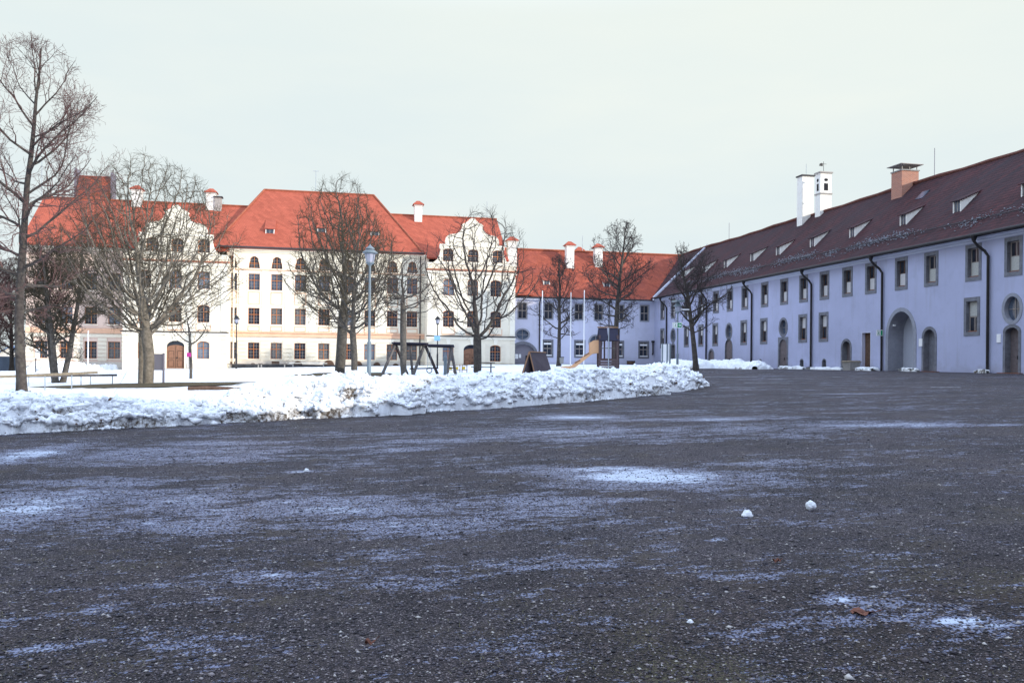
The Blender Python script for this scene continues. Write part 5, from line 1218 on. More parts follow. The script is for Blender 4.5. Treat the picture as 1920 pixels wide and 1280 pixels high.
def tree(label, px, Z, H, cr, bh_, tr, seed, shape='round', bark='bark_dark', twig='twig', limbs=22, dens=1.0, ang=(75, 25), stems=1, lean=(0, 0), split=None, twr=.009, maxlev=4, wob=1.0, cat='tree', group='bare winter trees in the courtyard', base=None, trunk_only_to=1.0, custom=None, flare=1.35, leaves=0):
    rn = random.Random(seed); c = base if base is not None else spot(px, Z, .12); c = Vector((c.x, c.y, c.z))
    root = empty('bare_tree', c, label, cat, group)
    big, fine, tips = [], [], []
    sh = SHP[shape]; top = H
    def env(p):
        t = (p.z-bh_)/(H-bh_)
        return t < 1 and math.hypot(p.x-lean[0]*max(0, p.z)/H, p.y-lean[1]*max(0, p.z)/H) < cr*sh(max(t, .04)) and p.z > bh_*.75
    NP = (12, 10, 8, 5, 4)
    def rv(): return Vector((rn.gauss(0, 1), rn.gauss(0, 1), rn.gauss(0, 1)))
    def path_(p, d, Lg, n, wb, trop):
        pts = [p.copy()]; sg = Lg/(n-1)
        for i in range(n-1):
            d = (d + rv()*wb*wob + Vector((0, 0, trop))).normalized(); p = p + d*sg; pts.append(p.copy())
        return pts
    def branch(p, d, Lg, r0, lev):
        n = NP[lev]; wb = (.05, .13, .20, .22, .22)[lev]; tp = (.03, .045, .045, .04, .02)[lev]
        pts = path_(p, d, Lg, n, wb, tp); rend = (.30, .16, .22, .4, .5)[lev]
        rad = [max(r0*(1-(1-rend)*(i/(n-1))**.9), twr*.55) for i in range(n)]
        (big if lev <= 1 else fine).append((pts, rad))
        if lev >= maxlev: tips.append(pts[-1]); return
        if lev == 1: nc = int(Lg*3.0*dens+3)
        elif lev == 2: nc = int(Lg*3.9*dens+2)
        else: nc = int(Lg*4.2*dens+1)
        for k in range(nc):
            t = .16+.84*(k+rn.random())/nc; f = t*(n-1); i = min(int(f), n-2); q = pts[i].lerp(pts[i+1], f-i); dd = (pts[i+1]-pts[i]).normalized()
            a = R(rn.uniform(28, 62)); side = dd.cross(rv()).normalized(); side.z += .15; cd_ = (dd*math.cos(a)+side.normalized()*math.sin(a)).normalized()
            ln = Lg*(.50-.22*t)*rn.uniform(.6, 1.25)
            if lev == 1: ln = max(ln, cr*.22)
            if lev == 2: ln = max(ln*1.1, cr*.10)
            if lev == 3: ln = max(min(ln*1.2, .55), .18)
            for _ in range(4):
                if env(q+cd_*ln*.95): break
                ln *= .72
            if ln < .12: continue
            branch(q, cd_, ln, max(rad[i]*(.62 if lev < 3 else .7)*(1-.3*t), twr), lev+1)
    for s_ in range(stems):
        if custom: spts = [Vector(q) for q in custom[s_]]
        else:
            a0 = 2*math.pi*(s_+rn.random()*.3)/stems if stems > 1 else 0
            d0 = Vector((math.cos(a0)*.28, math.sin(a0)*.2, 1)).normalized() if stems > 1 else Vector((lean[0]/H, lean[1]/H, 1)).normalized()
            Ht = H*(.97 if s_ == 0 else .86)*trunk_only_to; st0 = Vector((math.cos(a0)*tr*.7, math.sin(a0)*tr*.7, -.3)) if stems > 1 else Vector((0, 0, -.3))
            spts = path_(st0, d0, Ht+.3, 14, .035, .02)
        n = len(spts); trk = tr if stems == 1 else tr*.72
        rad = []
        for i in range(n):
            t = i/(n-1); rr = trk*(1-t)**.85+.018; rad.append(rr*(flare if i == 0 else 1.0))
        big.append((spts, rad))
        nl = max(3, int(limbs/stems))
        for k in range(nl):
            t = (k+rn.uniform(0, .9))/nl; zt = bh_*.9+(spts[-1].z-bh_*.9)*(t**1.08)*.97
            i = next((j for j in range(n-1) if spts[j+1].z > zt), n-2); f = max(0, min(1, (zt-spts[i].z)/max(1e-3, spts[i+1].z-spts[i].z))); q = spts[i].lerp(spts[i+1], f)
            az = 2.399*k+rn.uniform(-.5, .5)+s_*1.3; an = R(ang[0]+(ang[1]-ang[0])*t+rn.uniform(-8, 8)); d = Vector((math.cos(az)*math.sin(an), math.sin(az)*math.sin(an), math.cos(an)))
            ln = .3
            while ln < H and env(q+d*ln): ln += .15
            ln = max(ln, cr*.3)*rn.uniform(.85, 1.1); rt = rad[i]*(1-f)+rad[i+1]*f
            branch(q, d, ln, max(min(rt*rn.uniform(.42, .62), ln*.028+.01), twr*1.5), 1)
    me = tubes_mesh('trunk', big, 8, M[bark]); link('trunk', me, root, c)
    me = tubes_mesh('crown', fine, 4, M[twig]); link('crown', me, root, c)
    if leaves:
        r = random.Random(seed+5); V = []; Fa = []
        cl = [r.choice(tips) for _ in range(5)]
        for k in range(leaves):
            p = (r.choice(tips) if k % 2 else r.choice(cl)+rv()*.10); a, b_ = rv().normalized()*.022, rv().normalized()*.018; i = len(V); V += [tuple(p-a), tuple(p+b_), tuple(p+a), tuple(p-b_)]; Fa.append((i, i+1, i+2, i+3))
        me = np_mesh('dry_leaves', V, Fa); me.materials.append(M['leaf']); link('dry_leaves', me, root, c)['kind'] = 'stuff'
    return root, len(fine)
from mathutils import kdtree
def grown_tree(label, px, Z, H, cr, bh_, tr, seed, bark='bark_dark', twig='twig', N=1500, step=.17, kill=.34, infl=2.2, fork=None, lean=(0, 0), low=.0, twr=.008, tl=.38, tn=2.4, top=.75, fan=.35, group='bare winter trees in the courtyard', leaves=0, sq=1.0):
    """limbs grow towards points spread through the crown; twigs thicken downwards into the trunk"""
    rn = random.Random(seed); c = spot(px, Z, .12); root = empty('bare_tree', c, label, 'tree', group); fork = fork or bh_
    att = []
    zc = bh_+(H-bh_)*(1-top)
    while len(att) < N:
        x, y, z = rn.uniform(-1, 1), rn.uniform(-1, 1), rn.uniform(0, 1); zz = bh_+(H-bh_)*z
        # crown outline: widest below the middle, with ragged lobes
        if zz < zc: rr = (max(0, (zz-bh_)/(zc-bh_)))**.45
        else: rr = math.sqrt(max(0, 1-((zz-zc)/(H-zc))**2))**sq
        rr *= .86+.30*mnoise.noise(Vector((x*1.7, y*1.7, z*3+seed)))
        if math.hypot(x, y) < rr and rn.random() < .35+.65*(math.hypot(x, y)/max(rr, .01)): att.append(Vector((x*cr+lean[0]*z, y*cr*.9+lean[1]*z, zz)))
    pos = [Vector((0, 0, -.3))]; par = [-1]; d = Vector((lean[0]*.1/H, 0, 1)).normalized()
    while pos[-1].z < fork: d = (d+Vector((rn.gauss(0, .02), rn.gauss(0, .02), .03))).normalized(); pos.append(pos[-1]+d*step); par.append(len(pos)-2)
    ch = [0]*len(pos)
    for it in range(140):
        kd = kdtree.KDTree(len(pos))
        for i, p in enumerate(pos): kd.insert(p, i)
        kd.balance(); acc = {}; rest = []
        for a in att:
            p, i, dist = kd.find(a)
            if dist < kill: continue
            rest.append(a)
            if dist < infl*(3.0 if it < 14 else 1): v = acc.get(i); dd = (a-p)/dist; acc[i] = dd if v is None else v+dd
        att = rest
        if not acc: break
        n0 = len(pos)
        for i, v in acc.items():
            if ch[i] > 2: continue
            pd = (pos[i]-pos[par[i]]).normalized() if par[i] >= 0 else Vector((0, 0, 1))
            v = v.normalized()+pd*.45+Vector((rn.gauss(0, .16), rn.gauss(0, .16), rn.gauss(0, .16)+.06)); q = pos[i]+v.normalized()*step
            pos.append(q); par.append(i); ch[i] += 1; ch.append(0)
        if len(pos) == n0: break
    n = len(pos); kids = [[] for _ in range(n)]
    for i in range(1, n): kids[par[i]].append(i)
    e = 2.45; w = [0.]*n
    for i in range(n-1, -1, -1):
        if not kids[i]: w[i] = twr**e*1.6
        w[i] += 0
        if par[i] >= 0: w[par[i]] += w[i]
    rb = w[0]**(1/e); sc = tr/rb; rad = [max(twr, (w[i]**(1/e))*(1+(sc-1)*min(1, (w[i]/w[0])**.25))) for i in range(n)]; rad[0] *= 1.35; rad[1] *= 1.12
    big, fine = [], []
    def emit(start, first):
        st = [(start, first)]
        while st:
            a, b = st.pop(); pts = [pos[a], pos[b]]; rr = [min(rad[a], rad[b]*1.25), rad[b]]; cur = b
            while kids[cur]:
                ks = sorted(kids[cur], key=lambda k: -rad[k])
                for k in ks[1:]: st.append((cur, k))
                cur = ks[0]; pts.append(pos[cur]); rr.append(rad[cur])
            (big if rr[0] > twr*3.2 else fine).append((pts, rr))
    emit(0, kids[0][0])
    tips = []
    for i in range(1, n):
        if rad[i] < twr*2.6:
            pd = (pos[i]-pos[par[i]]).normalized(); k_ = tn if kids[i] else tn+1.5
            for _ in range(int(k_*.55+rn.random())):
                v = (pd*.9+Vector((rn.gauss(0, .6), rn.gauss(0, .6), rn.gauss(.12, .5)))).normalized(); ln = tl*rn.uniform(.45, 1.3); q = pos[i]+v*ln*.5; v2 = (v+Vector((rn.gauss(0, .25), rn.gauss(0, .25), .12+rn.gauss(0, .2)))).normalized(); q2 = q+v2*ln*.5
                fine.append(([pos[i], q, q2], [twr*.75, twr*.6, twr*.4])); tips.append(q2)
                if rn.random() < .6: v3 = (v+Vector((rn.gauss(0, .6), rn.gauss(0, .6), rn.gauss(0, .5)))).normalized(); fine.append(([q, q+v3*ln*.25, q+v3*ln*.5], [twr*.55, twr*.5, twr*.35]))
    link('trunk', tubes_mesh('trunk', big, 8, M[bark]), root, c); link('crown', tubes_mesh('crown', fine, 4, M[twig]), root, c)
    if leaves:
        V = []; Fa = []
        for k in range(leaves): p = rn.choice(tips); a, b_ = Vector((rn.gauss(0, 1), rn.gauss(0, 1), rn.gauss(0, 1))).normalized()*.03, Vector((rn.gauss(0, 1), rn.gauss(0, 1), rn.gauss(0, 1))).normalized()*.025; i = len(V); V += [tuple(p-a), tuple(p+b_), tuple(p+a), tuple(p-b_)]; Fa.append((i, i+1, i+2, i+3))
        me = np_mesh('dry_leaves', V, Fa); me.materials.append(M['leaf']); link('dry_leaves', me, root, c)['kind'] = 'stuff'
    TN.append(len(fine)); return root
mp_ = lambda Z, px: px*Z/F
TN = []
def T_(*a, **k): r_, n_ = tree(*a, **k); TN.append(n_); return r_
T_('tall slender bare tree at the far left with a knobbly dark trunk', 42, 27, 11.9, 3.35, 3.2, .155, 101, 'round', 'bark_dark', 'twig_red', 28, 1.05, (92, 26), twr=.0055, leaves=140)
MB().lathe((0,0,0), [(.02,-.2),(.12,-.1),(.15,0),(.1,.12),(.02,.2)], 8)
T_('low bushy bare tree with several thin stems beside the rose coloured wing', 108, 43, 8.4, 2.5, 1.3, .20, 102, 'round', 'bark_mid', 'twig_olive', 36, 1.5, (72, 20), stems=3, twr=.009)
grown_tree('biggest spreading tree at left, thick pale trunk ringed by bare ground', 278, 37, 10.3, 4.5, 2.2, .23, 103, 'bark_pale', 'twig_olive', 4300, step=.155, kill=.26, fork=2.5, twr=.0065, top=.66, tl=.42, tn=3.6, leaves=60)
grown_tree('second pale trunk leaning just left and behind the biggest spreading tree', 266, 40, 8.6, 3.4, 2.3, .17, 104, 'bark_pale', 'twig_olive', 2200, step=.15, kill=.27, fork=2.6, twr=.0075, lean=(-1.0, .4), top=.62, tl=.42, tn=3.4)
grown_tree('young thin tree with a pink tag before the left arched door', 358, 48, 4.4, 1.5, 1.9, .085, 105, 'bark_mid', 'twig', 220, step=.13, kill=.25, infl=1.4, fork=1.9, twr=.008, top=.6, tl=.3)
grown_tree('largest trunk in the middle, broad crown rising above the main roof ridge', 637, 55, 13.4, 4.4, 2.8, .33, 106, 'bark_mid', 'twig_olive', 3600, step=.19, kill=.31, infl=2.2, fork=4.4, twr=.0085, top=.72, tl=.5, tn=3.8, leaves=60, sq=1.35)
grown_tree('slimmer tree just left of the near street lamp, with dense upright limbs', 664, 45, 10.0, 3.2, 2.3, .17, 107, 'bark_mid', 'twig_olive', 2400, step=.15, kill=.28, fork=2.6, twr=.0075, top=.72, tl=.42, tn=3.8, sq=1.3)
grown_tree('smooth bluish grey trunk behind the swing frame with a small crown', 759, 44, 6.7, 2.1, 2.6, .165, 108, 'bark_mid', 'twig', 750, fork=4.2, step=.15, kill=.28, twr=.007, top=.55, tl=.4, tn=3.2)
grown_tree('dark tree forking low into wide limbs before the right curved gable', 895, 47, 9.6, 3.8, 2.0, .23, 109, 'bark_dark', 'twig_dark', 1500, kill=.38, infl=2.5, fork=1.75, twr=.0085, top=.66, tl=.5, tn=3.2)
T_('slim dark tree before the white wing, left of the flagpole pair', 1047, 78, 10.6, 3.3, 2.6, .20, 110, 'round', 'bark_dark', 'twig_dark', 24, .8, (82, 25), twr=.013)
T_('tall dark tree rising behind the wooden play tower', 1152, 74, 13.2, 3.7, 3.6, .27, 111, 'round', 'bark_dark', 'twig_dark', 28, .85, (80, 18), twr=.013, lean=(.2, 0))
T_('upright tree in the snow heap before the long wing, right of the street lamp', 1305, 64, 10.2, 2.75, 2.9, .22, 112, 'round', 'bark_dark', 'twig_dark', 30, .85, (70, 15), twr=.011)
for k, (px, Z, H_, cr_, lb) in enumerate(((-38, 92, 15, 5.0, 'distant reddish bare tree cut by the left picture edge'), (22, 104, 14, 4.2, 'distant reddish bare tree left of the cream building corner'), (-95, 70, 12, 4.5, 'reddish bare tree outside the left edge'))):
    T_(lb, px, Z, H_, cr_, 1.6, .26, 130+k, 'round', 'bark_dark', 'twig_red', 34, .8, (75, 15), twr=.018, maxlev=4 if k < 2 else 3, group='distant trees beyond the left end')
print('twigs', TN)
bare(277, 37.0, 4.4, 2.6, 1, ''); bare(645, 52, 3.0, 6.5, 2, '')

# ------------------------------------------------------------------ street lamps
def lamp(px, Z, H_, label, ms=1.0, m='lamp_metal', extra=None):
    c = spot(px, Z, .05); o = empty('street_lamp', c, label, 'street lamp', 'street lamps round the yard')
    b = MB(); b.lathe(c, [(.09*ms, -.2), (.09*ms, H_*.30), (.06*ms, H_*.31), (.05*ms, H_-.95*ms)], 12); b.build('pole', M[m], o, smooth=False)
    z = H_-.95*ms; q = ms
    b = MB(); b.lathe(c+Vector((0,0,z)), [(.06*q, 0), (.10*q, .05*q), (.19*q, .10*q), (.19*q, .14*q)], 12); b.build('lamp_base', M[m], o)
    b = MB(); b.lathe(c+Vector((0,0,z)), [(.17*q, .141*q), (.235*q, .52*q)], 8); b.build('lamp_shade', M['lamp_glass'], o)
    b = MB()
    for k in range(4):
        t = math.pi/4+k*math.pi/2; cc = c+Vector((0,0,z)); b.bar(cc+Vector((math.cos(t)*.18*q, math.sin(t)*.18*q, .12*q)), cc+Vector((math.cos(t)*.245*q, math.sin(t)*.245*q, .53*q)), .02*q)
    b.build('lamp_cage', M[m], o)
    b = MB(); b.lathe(c+Vector((0,0,z)), [(.30*q, .53*q), (.34*q, .56*q), (.33*q, .60*q), (.22*q, .67*q), (.17*q, .70*q), (.205*q, .73*q), (.20*q, .77*q), (.13*q, .82*q), (.07*q, .87*q), (.035*q, .90*q), (.03*q, .95*q)], 16); b.build('lamp_roof', M[m], o)
    return o, c
nl, nc_ = lamp(692, 39, 6.55, 'nearest street lamp, tall blue grey pole with a lantern head behind the snow bank', 1.05)
lamp(443, 84, 5.55, 'thin dark lantern lamp before the left part of the cream building', 1.0, 'black')
lamp(820, 70, 4.6, 'thin dark lantern lamp with a pale blue sign right of the swing frame', .8, 'black')
l4, c4 = lamp(1270, 46, 4.15, 'street lamp with green escape sign before the long wing', .72, 'lamp_metal')
MB().box(c4.x-.22, c4.x+.26, c4.y-.35, c4.y+.35, c4.z+4.1, c4.z+4.2).build('lamp_visor', M['lamp_metal'], l4)
# sign boards and writing
def figure_sign(name, c, w, h, label, rot=-TH, side='arrow'):
    """green and white escape sign: white half with a running figure, green half with an arrow"""
    o = empty(name, c, label, 'sign')
    def P(x, z, y=0): return (c.x+x*math.cos(rot)-y*math.sin(rot), c.y+x*math.sin(rot)+y*math.cos(rot), c.z+z)
    def plate(nm, x0, x1, z0, z1, y0, y1, m): MB().quadbox([P(x0,z0,y0), P(x1,z0,y0), P(x1,z0,y1), P(x0,z0,y1), P(x0,z1,y0), P(x1,z1,y0), P(x1,z1,y1), P(x0,z1,y1)]).build(nm, m, o)
    plate('sign_frame', -w/2-.03, w/2+.03, -h/2-.03, h/2+.03, -.02, .03, M['white_paint'])
    plate('sign_panel', -w/2, w/2, -h/2, h/2, -.025, -.0205, M['green_sign'])
    plate('doorway', -w/2+.02*w, -w/2+(.50*w if side == 'arrow' else .62*w), -h*.46, h*.46, -.030, -.0255, M['white_paint'])
    def shape(nm, pts, m, y=-.031):
        b = MB(); b.v = [P(x, z, y) for x, z in pts]+[P(x, z, y+.004) for x, z in pts]; n = len(pts); b.f = [tuple(range(n)), tuple(reversed(range(n, 2*n)))]+[(k, n+k, n+(k+1)%n, (k+1)%n) for k in range(n)]; b.build(nm, m, o)
    s = h*1.05; x0 = -w/2+.28*w
    M_ = M['white_paint']
    b = MB()
    for (xa, za), (xb, zb), t in (((x0, .12*s), (x0-.06*s, -.12*s), .10*s), ((x0-.06*s, -.12*s), (x0+.10*s, -.20*s), .07*s), ((x0+.10*s, -.20*s), (x0+.08*s, -.38*s), .06*s), ((x0-.06*s, -.12*s), (x0-.20*s, -.30*s), .07*s), ((x0, .10*s), (x0+.16*s, .0), .05*s), ((x0, .10*s), (x0-.15*s, .02*s), .05*s)):
        d = Vector((xb-xa, zb-za)); nn = Vector((-d.y, d.x)).normalized()*t/2; pts = [(xa+nn.x, za+nn.y), (xa-nn.x, za-nn.y), (xb-nn.x, zb-nn.y), (xb+nn.x, zb+nn.y)]
        i = len(b.v); b.v += [P(x, z, -.036) for x, z in pts]+[P(x, z, -.0305) for x, z in pts]; b.f += [(i, i+1, i+2, i+3), (i+7, i+6, i+5, i+4)]+[(i+k, i+4+k, i+4+(k+1)%4, i+(k+1)%4) for k in range(4)]
    i = len(b.v); b.v += [P(x0+.03*s+.075*s*math.cos(t*math.pi/4), .26*s+.075*s*math.sin(t*math.pi/4), -.036) for t in range(8)]; b.f.append(tuple(range(i, i+8)))
    b.build('running_figure', M['green_sign'], o)
    if side == 'arrow':
        a = w*.27; shape('arrow', [(a-.30*s, -.06*s), (a+.02*s, -.06*s), (a-.08*s, -.24*s), (a+.06*s, -.24*s), (a+.30*s, 0), (a+.06*s, .24*s), (a-.08*s, .24*s), (a+.02*s, .06*s), (a-.30*s, .06*s)], M_)
    return o
sgz = at(1270, 609.5, 45.8); figure_sign('exit_sign', Vector((sgz.x, sgz.y, sgz.z)), .46, .24, 'green and white escape sign with running figure and arrow on the street lamp')
p = onX(1657, 624, XW); figure_sign('exit_sign', Vector((XW-.32, p.y, p.z)), .40, .36, 'small green escape sign on the downpipe left of the big gateway', rot=-TH, side='')
p = at(1280, 580, 46); MB().box(p.x-.35, p.x+.38, p.y-.03, p.y+.03, p.z-.03, p.z+.03).build('sign_arm', M['white_paint'], l4)
p = at(820, 634, 70); o = MB().box(p.x-.28, p.x+.22, p.y-.1, p.y-.06, p.z-.2, p.z+.2).build('blue_sign', M['blue_sign'], None, p); tag(o, 'small pale blue sign on the thin lamp pole before the right gable', 'sign')
def board(px0, px1, py0, py1, Z, m, label, posts, legs_to=None):
    a = at(px0, py0, Z); b_ = at(px1, py1, Z); c = spot((px0+px1)/2, Z, .1); o = empty('notice_board', c, label, 'notice board')
    ex = Vector((math.cos(TH), -math.sin(TH), 0)); w = (b_-a).dot(ex); ctr = (a+b_)/2
    def bx(nm, u0, u1, v0, v1, z0, z1, mm):
        n_ = Vector((math.sin(TH), math.cos(TH), 0)); q = lambda u, v, z: Vector((ctr.x, ctr.y, 0))+ex*u+n_*v+Vector((0, 0, z)); return MB().quadbox([q(u0,v0,z0), q(u1,v0,z0), q(u1,v1,z0), q(u0,v1,z0), q(u0,v0,z1), q(u1,v0,z1), q(u1,v1,z1), q(u0,v1,z1)]).build(nm, M[mm], o)
    bx('panel', -w/2, w/2, -.03, .03, b_.z, a.z, m)
    for u in posts: bx('post', w*u-.035, w*u+.035, -.05, .05, c.z-.3, a.z+.04, 'lamp_metal' if m != 'board_grey' else 'board_grey')
    return o
board(284, 306, 663, 694, 38.5, 'board_grey', 'blank grey notice board right of the biggest spreading tree', (-.52, .53))
board(1240, 1251.5, 645, 677, 45, 'white_paint', 'blank white board on two posts left of the lamp with the escape sign', (-.35, .42)); board(1253, 1256, 645, 677, 45.4, 'white_paint', 'narrow white board edge right beside the blank white board', (.5,))
# flagpoles
for k, (px, top, Z) in enumerate(((1016, 545, 70), (1069.5, 548, 74), (1094.5, 544, 66))):
    c = spot(px, Z, 0); t = at(px, top, Z); o = MB().lathe(c, [(.055, -.2), (.048, (t.z-c.z)*.6), (.035, t.z-c.z)], 8).build('flagpole', M['white_paint'], None, c)
    tag(o, ('left white flagpole, beside the slim dark tree', 'middle white flagpole, right of the slim dark tree', 'right white flagpole, nearest the slide')[k], 'flagpole', 'white flagpoles before the white wing')
p = spot(165, 82, 0); t = at(165, 620, 82); tag(MB().lathe(p, [(.06, -.2), (.05, t.z-p.z)], 8).build('white_pole', M['white_paint'], None, p), 'plain white pole before the set back left wing', 'pole')
p = spot(67, 76, 0); t = at(67, 640, 76); o = empty('stop_sign', p, 'thin sign post with small timetable plates by the left building corner', 'sign'); MB().lathe(p, [(.05, -.2), (.04, t.z-p.z)], 6).build('post', M['black'], o)
MB().box(p.x-.02, p.x+.35, p.y-.04, p.y-.01, p.z+1.5, p.z+2.4).build('timetable', M['white_paint'], o); MB().box(p.x-.25, p.x-.04, p.y-.04, p.y-.01, p.z+.7, p.z+1.2).build('plate', M['white_paint'], o)
p = spot(358, 47.8, 0); z = at(355, 665, 47.8); tag(MB().box(z.x-.12, z.x+.12, z.y-.14, z.y-.11, z.z-.12, z.z+.12).build('tree_tag', M['pink_tag'], None, z), 'small pink tag fixed to the trunk of the young thin tree', 'tag')

# ------------------------------------------------------------------ playground
ex = Vector((math.cos(TH), -math.sin(TH), 0)); ey = Vector((math.sin(TH), math.cos(TH), 0)); ez = Vector((0, 0, 1))
# swing frame
Zs = 52; c = spot(790, Zs, .1); sw_ = empty('play_swing', c, 'large dark timber swing frame with slanted legs behind the snow bank', 'swing')
def sp(px, py, dz=0): return at(px, py, Zs+dz)
b = MB(); b.bar(sp(738, 644), sp(803, 646), .12, .22); b.bar(sp(803, 648), sp(849, 649), .12, .20); b.build('top_beam', M['swing_wood'], sw_)
b = MB(); P0 = sp(734, 641.5, -.35); P1 = sp(799, 642.5, -.35); P2 = sp(803, 646.5, .4); P3 = sp(738, 645, .4); b.sheet([P0, P1, P2, P3], .05); b.build('beam_roof', M['navy'], sw_)
b = MB(); b.sheet([sp(801, 645.5, -.3), sp(851, 646, -.3), sp(852, 650, .3), sp(804, 649.5, .3)], .05); b.build('beam_roof', M['navy'], sw_)
for (a, d, dz, mm) in (((741, 646), (714, 708), -.9, 'swing_wood2'), ((742, 646), (767, 710), .9, 'swing_wood'), ((769, 648), (774, 706), .6, 'swing_wood2'), ((795, 648), (774, 705), -.6, 'swing_wood2'), ((798, 649), (823, 707), .8, 'swing_wood'), ((847, 650), (837, 704), -.5, 'swing_wood2'), ((845, 650), (855, 704), .6, 'swing_wood2')):
    MB().bar(at(*a, Zs), at(*d, Zs+dz), .13, .13).build('leg', M[mm], sw_)
b = MB(); b.bar(sp(768, 691), sp(822, 690), .07, .08); b.build('cross_rail', M['swing_wood'], sw_)
b = MB(); b.bar(sp(840, 689.5), sp(853, 690), .06, .07); b.build('cross_rail', M['swing_wood'], sw_)
# tyre swing and chains
o = empty('hanging_swing', sp(805, 694), 'round hanging swing seat under the right half of the swing frame', 'swing')
pts = [sp(805, 694)+ex*(.16*math.cos(t*math.pi/8))+ez*(.16*math.sin(t*math.pi/8)) for t in range(17)]; MB().tube(pts, .03, 6, False).build('seat', M['black'], o)
MB().tube([sp(803, 651), sp(801.5, 690)], .012, 4).build('chain', M['metal'], o); MB().tube([sp(807, 651), sp(808.5, 690)], .012, 4).build('chain', M['metal'], o)
b = MB(); b.bar(at(732, 709.5, 50), at(846, 704.5, 50), .12, .12); b.bar(at(846, 704.5, 50), at(900, 705.5, 50), .12, .12); tag(b.build('sand_pit_edge', M['swing_wood'], None, at(790, 707, 50)), 'dark timber edging lying in the snow under the swing frame', 'edging')
b = MB(); b.bar(at(893, 706, 53), at(985, 705, 50), .12, .10); tag(b.build('sand_pit_edge', M['swing_wood'], None, at(940, 705, 52)), 'dark timber edging between the picnic table and the hut', 'edging')
# post with blue cover
p = spot(835, 50, .1); tag(MB().lathe(p, [(.10, -.1), (.10, .9), (.13, .92), (.13, 1.15), (.06, 1.25)], 10).build('hand_pump', M['lamp_metal'], None, p), 'squat blue grey post beside the right legs of the swing frame', 'post')
# spring riders / little fence with yellow plates
for k, px in enumerate((846, 858, 871)):
    p = spot(px, 55, .12); o = empty('play_rail', p, ('left', 'middle', 'right')[k]+' of the three low timber play rails with yellow plates', 'play rail', 'low play rails right of the swing')
    b = MB()
    for s_ in (-.16, .16): b.bar(p+ex*s_-ez*.1, p+ex*s_+ez*.62, .05)
    b.build('post', M['edge_wood'], o); b = MB(); b.bar(p-ex*.2+ez*.25, p+ex*.2+ez*.25, .04); b.bar(p-ex*.2+ez*.55, p+ex*.2+ez*.55, .04); b.build('rail', M['edge_wood'], o)
    MB().bar(p-ex*.14-ey*.04+ez*.38, p-ey*.04+ex*.06+ez*.38, .03, .18).build('plate', M['yellow'], o)
# picnic table
p = spot(906, 54, .12); o = empty('picnic_table', p, 'dark picnic table with benches at the foot of the low forking tree', 'table')
MB().quadbox([p+ex*a+ey*d+ez*z for z in (.70, .76) for a, d in ((-.75,-.35),(.75,-.35),(.75,.35),(-.75,.35))]).build('table_top', M['swing_wood'], o)
for s_ in (-.72, .72): MB().quadbox([p+ex*a+ey*(d+s_)+ez*z for z in (.42, .47) for a, d in ((-.75,-.13),(.75,-.13),(.75,.13),(-.75,.13))]).build('bench_seat', M['swing_wood'], o)
for s_ in (-.5, .5):
    for t in (-.6, .6): MB().bar(p+ex*s_+ey*t-ez*.1, p+ex*s_+ey*t*.2+ez*.70, .07).build('leg', M['swing_wood'], o)
# little A-frame hut
Zh = 46; c = spot(1000, Zh, .1); o = empty('play_hut', c, 'brown triangular play hut like a tent behind the snow bank', 'play hut')
A = at(979, 702, Zh-.6); B = at(1003, 703, Zh-.1); Cc = at(1036, 700, Zh+1.6); T0 = at(992.5, 659, Zh-.2); T1 = at(1023, 660.5, Zh+1.9)
D = A + (Cc-B)
b = MB(); b.sheet([B, Cc, T1, T0], .06); b.build('right_roof', M['hut'], o); b = MB(); b.sheet([A, D, T1, T0], .06); b.build('left_roof', M['hut'], o)
b = MB(); b.bar(A, T0, .06, .05); b.build('front_edge', M['edge_wood'], o); b = MB(); b.bar(B, T0, .06, .05); b.build('front_edge', M['edge_wood'], o); b = MB(); b.bar(T0, T1, .10, .05); b.build('ridge_board', M['edge_wood'], o)
b = MB(); b.poly([A+(Cc-B)*.9, B+(Cc-B)*.9, T0+(Cc-B)*.9]); me = b.mesh('back_wall'); b = MB(); P_ = [D+(B-A)*.05-(Cc-B)*.04, Cc-(B-A)*.05-(Cc-B)*.04, T1-ez*.06-(Cc-B)*.04]; b.v = [tuple(q) for q in P_]+[tuple(q-(Cc-B)*.03) for q in P_]; b.f = [(0,1,2),(5,4,3),(0,3,4,1),(1,4,5,2),(2,5,3,0)]; b.build('back_wall', M['swing_wood'], o)
# play tower with slide
Zt = 56; c = spot(1139, Zt, .1); o = empty('play_tower', c, 'timber play tower with a dark blue roof and planked lower part', 'play tower')
def tp(px, py, dz=0.): return at(px, py, Zt+dz)
Wt = (tp(1157, 680)-tp(1121, 680)).dot(ex); cc = tp(1139, 681); gz = c.z
q = lambda u, v, z: Vector((cc.x, cc.y, 0))+ex*u+ey*v+ez*z
zt_ = tp(1139, 615).z; zr_ = tp(1139, 637).z; zm = tp(1139, 653).z; zd = tp(1139, 672).z
for (u0, v0) in ((-.5,-.5), (.5,-.5), (.5,.5), (-.5,.5)): MB().bar(q(u0*Wt*.92, v0*Wt*.9, gz-.2), q(u0*Wt*.92, v0*Wt*.9, zr_+.3), .11).build('post', M['tower_wood'], o)
nb = 6
for k in range(nb):
    z0 = gz-.1+(zd-gz+.1)*k/nb; z1 = z0+(zd-gz+.1)/nb-.035; MB().quadbox([q(u, v, z) for z in (z0, z1) for u, v in ((-Wt*.53,-Wt*.52),(Wt*.48,-Wt*.52),(Wt*.48,-Wt*.47),(-Wt*.53,-Wt*.47))]).build('plank', M['tower_wood'], o)
    MB().quadbox([q(u, v, z) for z in (z0, z1) for u, v in ((Wt*.485,-Wt*.52),(Wt*.53,-Wt*.52),(Wt*.53,Wt*.47),(Wt*.485,Wt*.47))]).build('plank', M['tower_wood'], o)
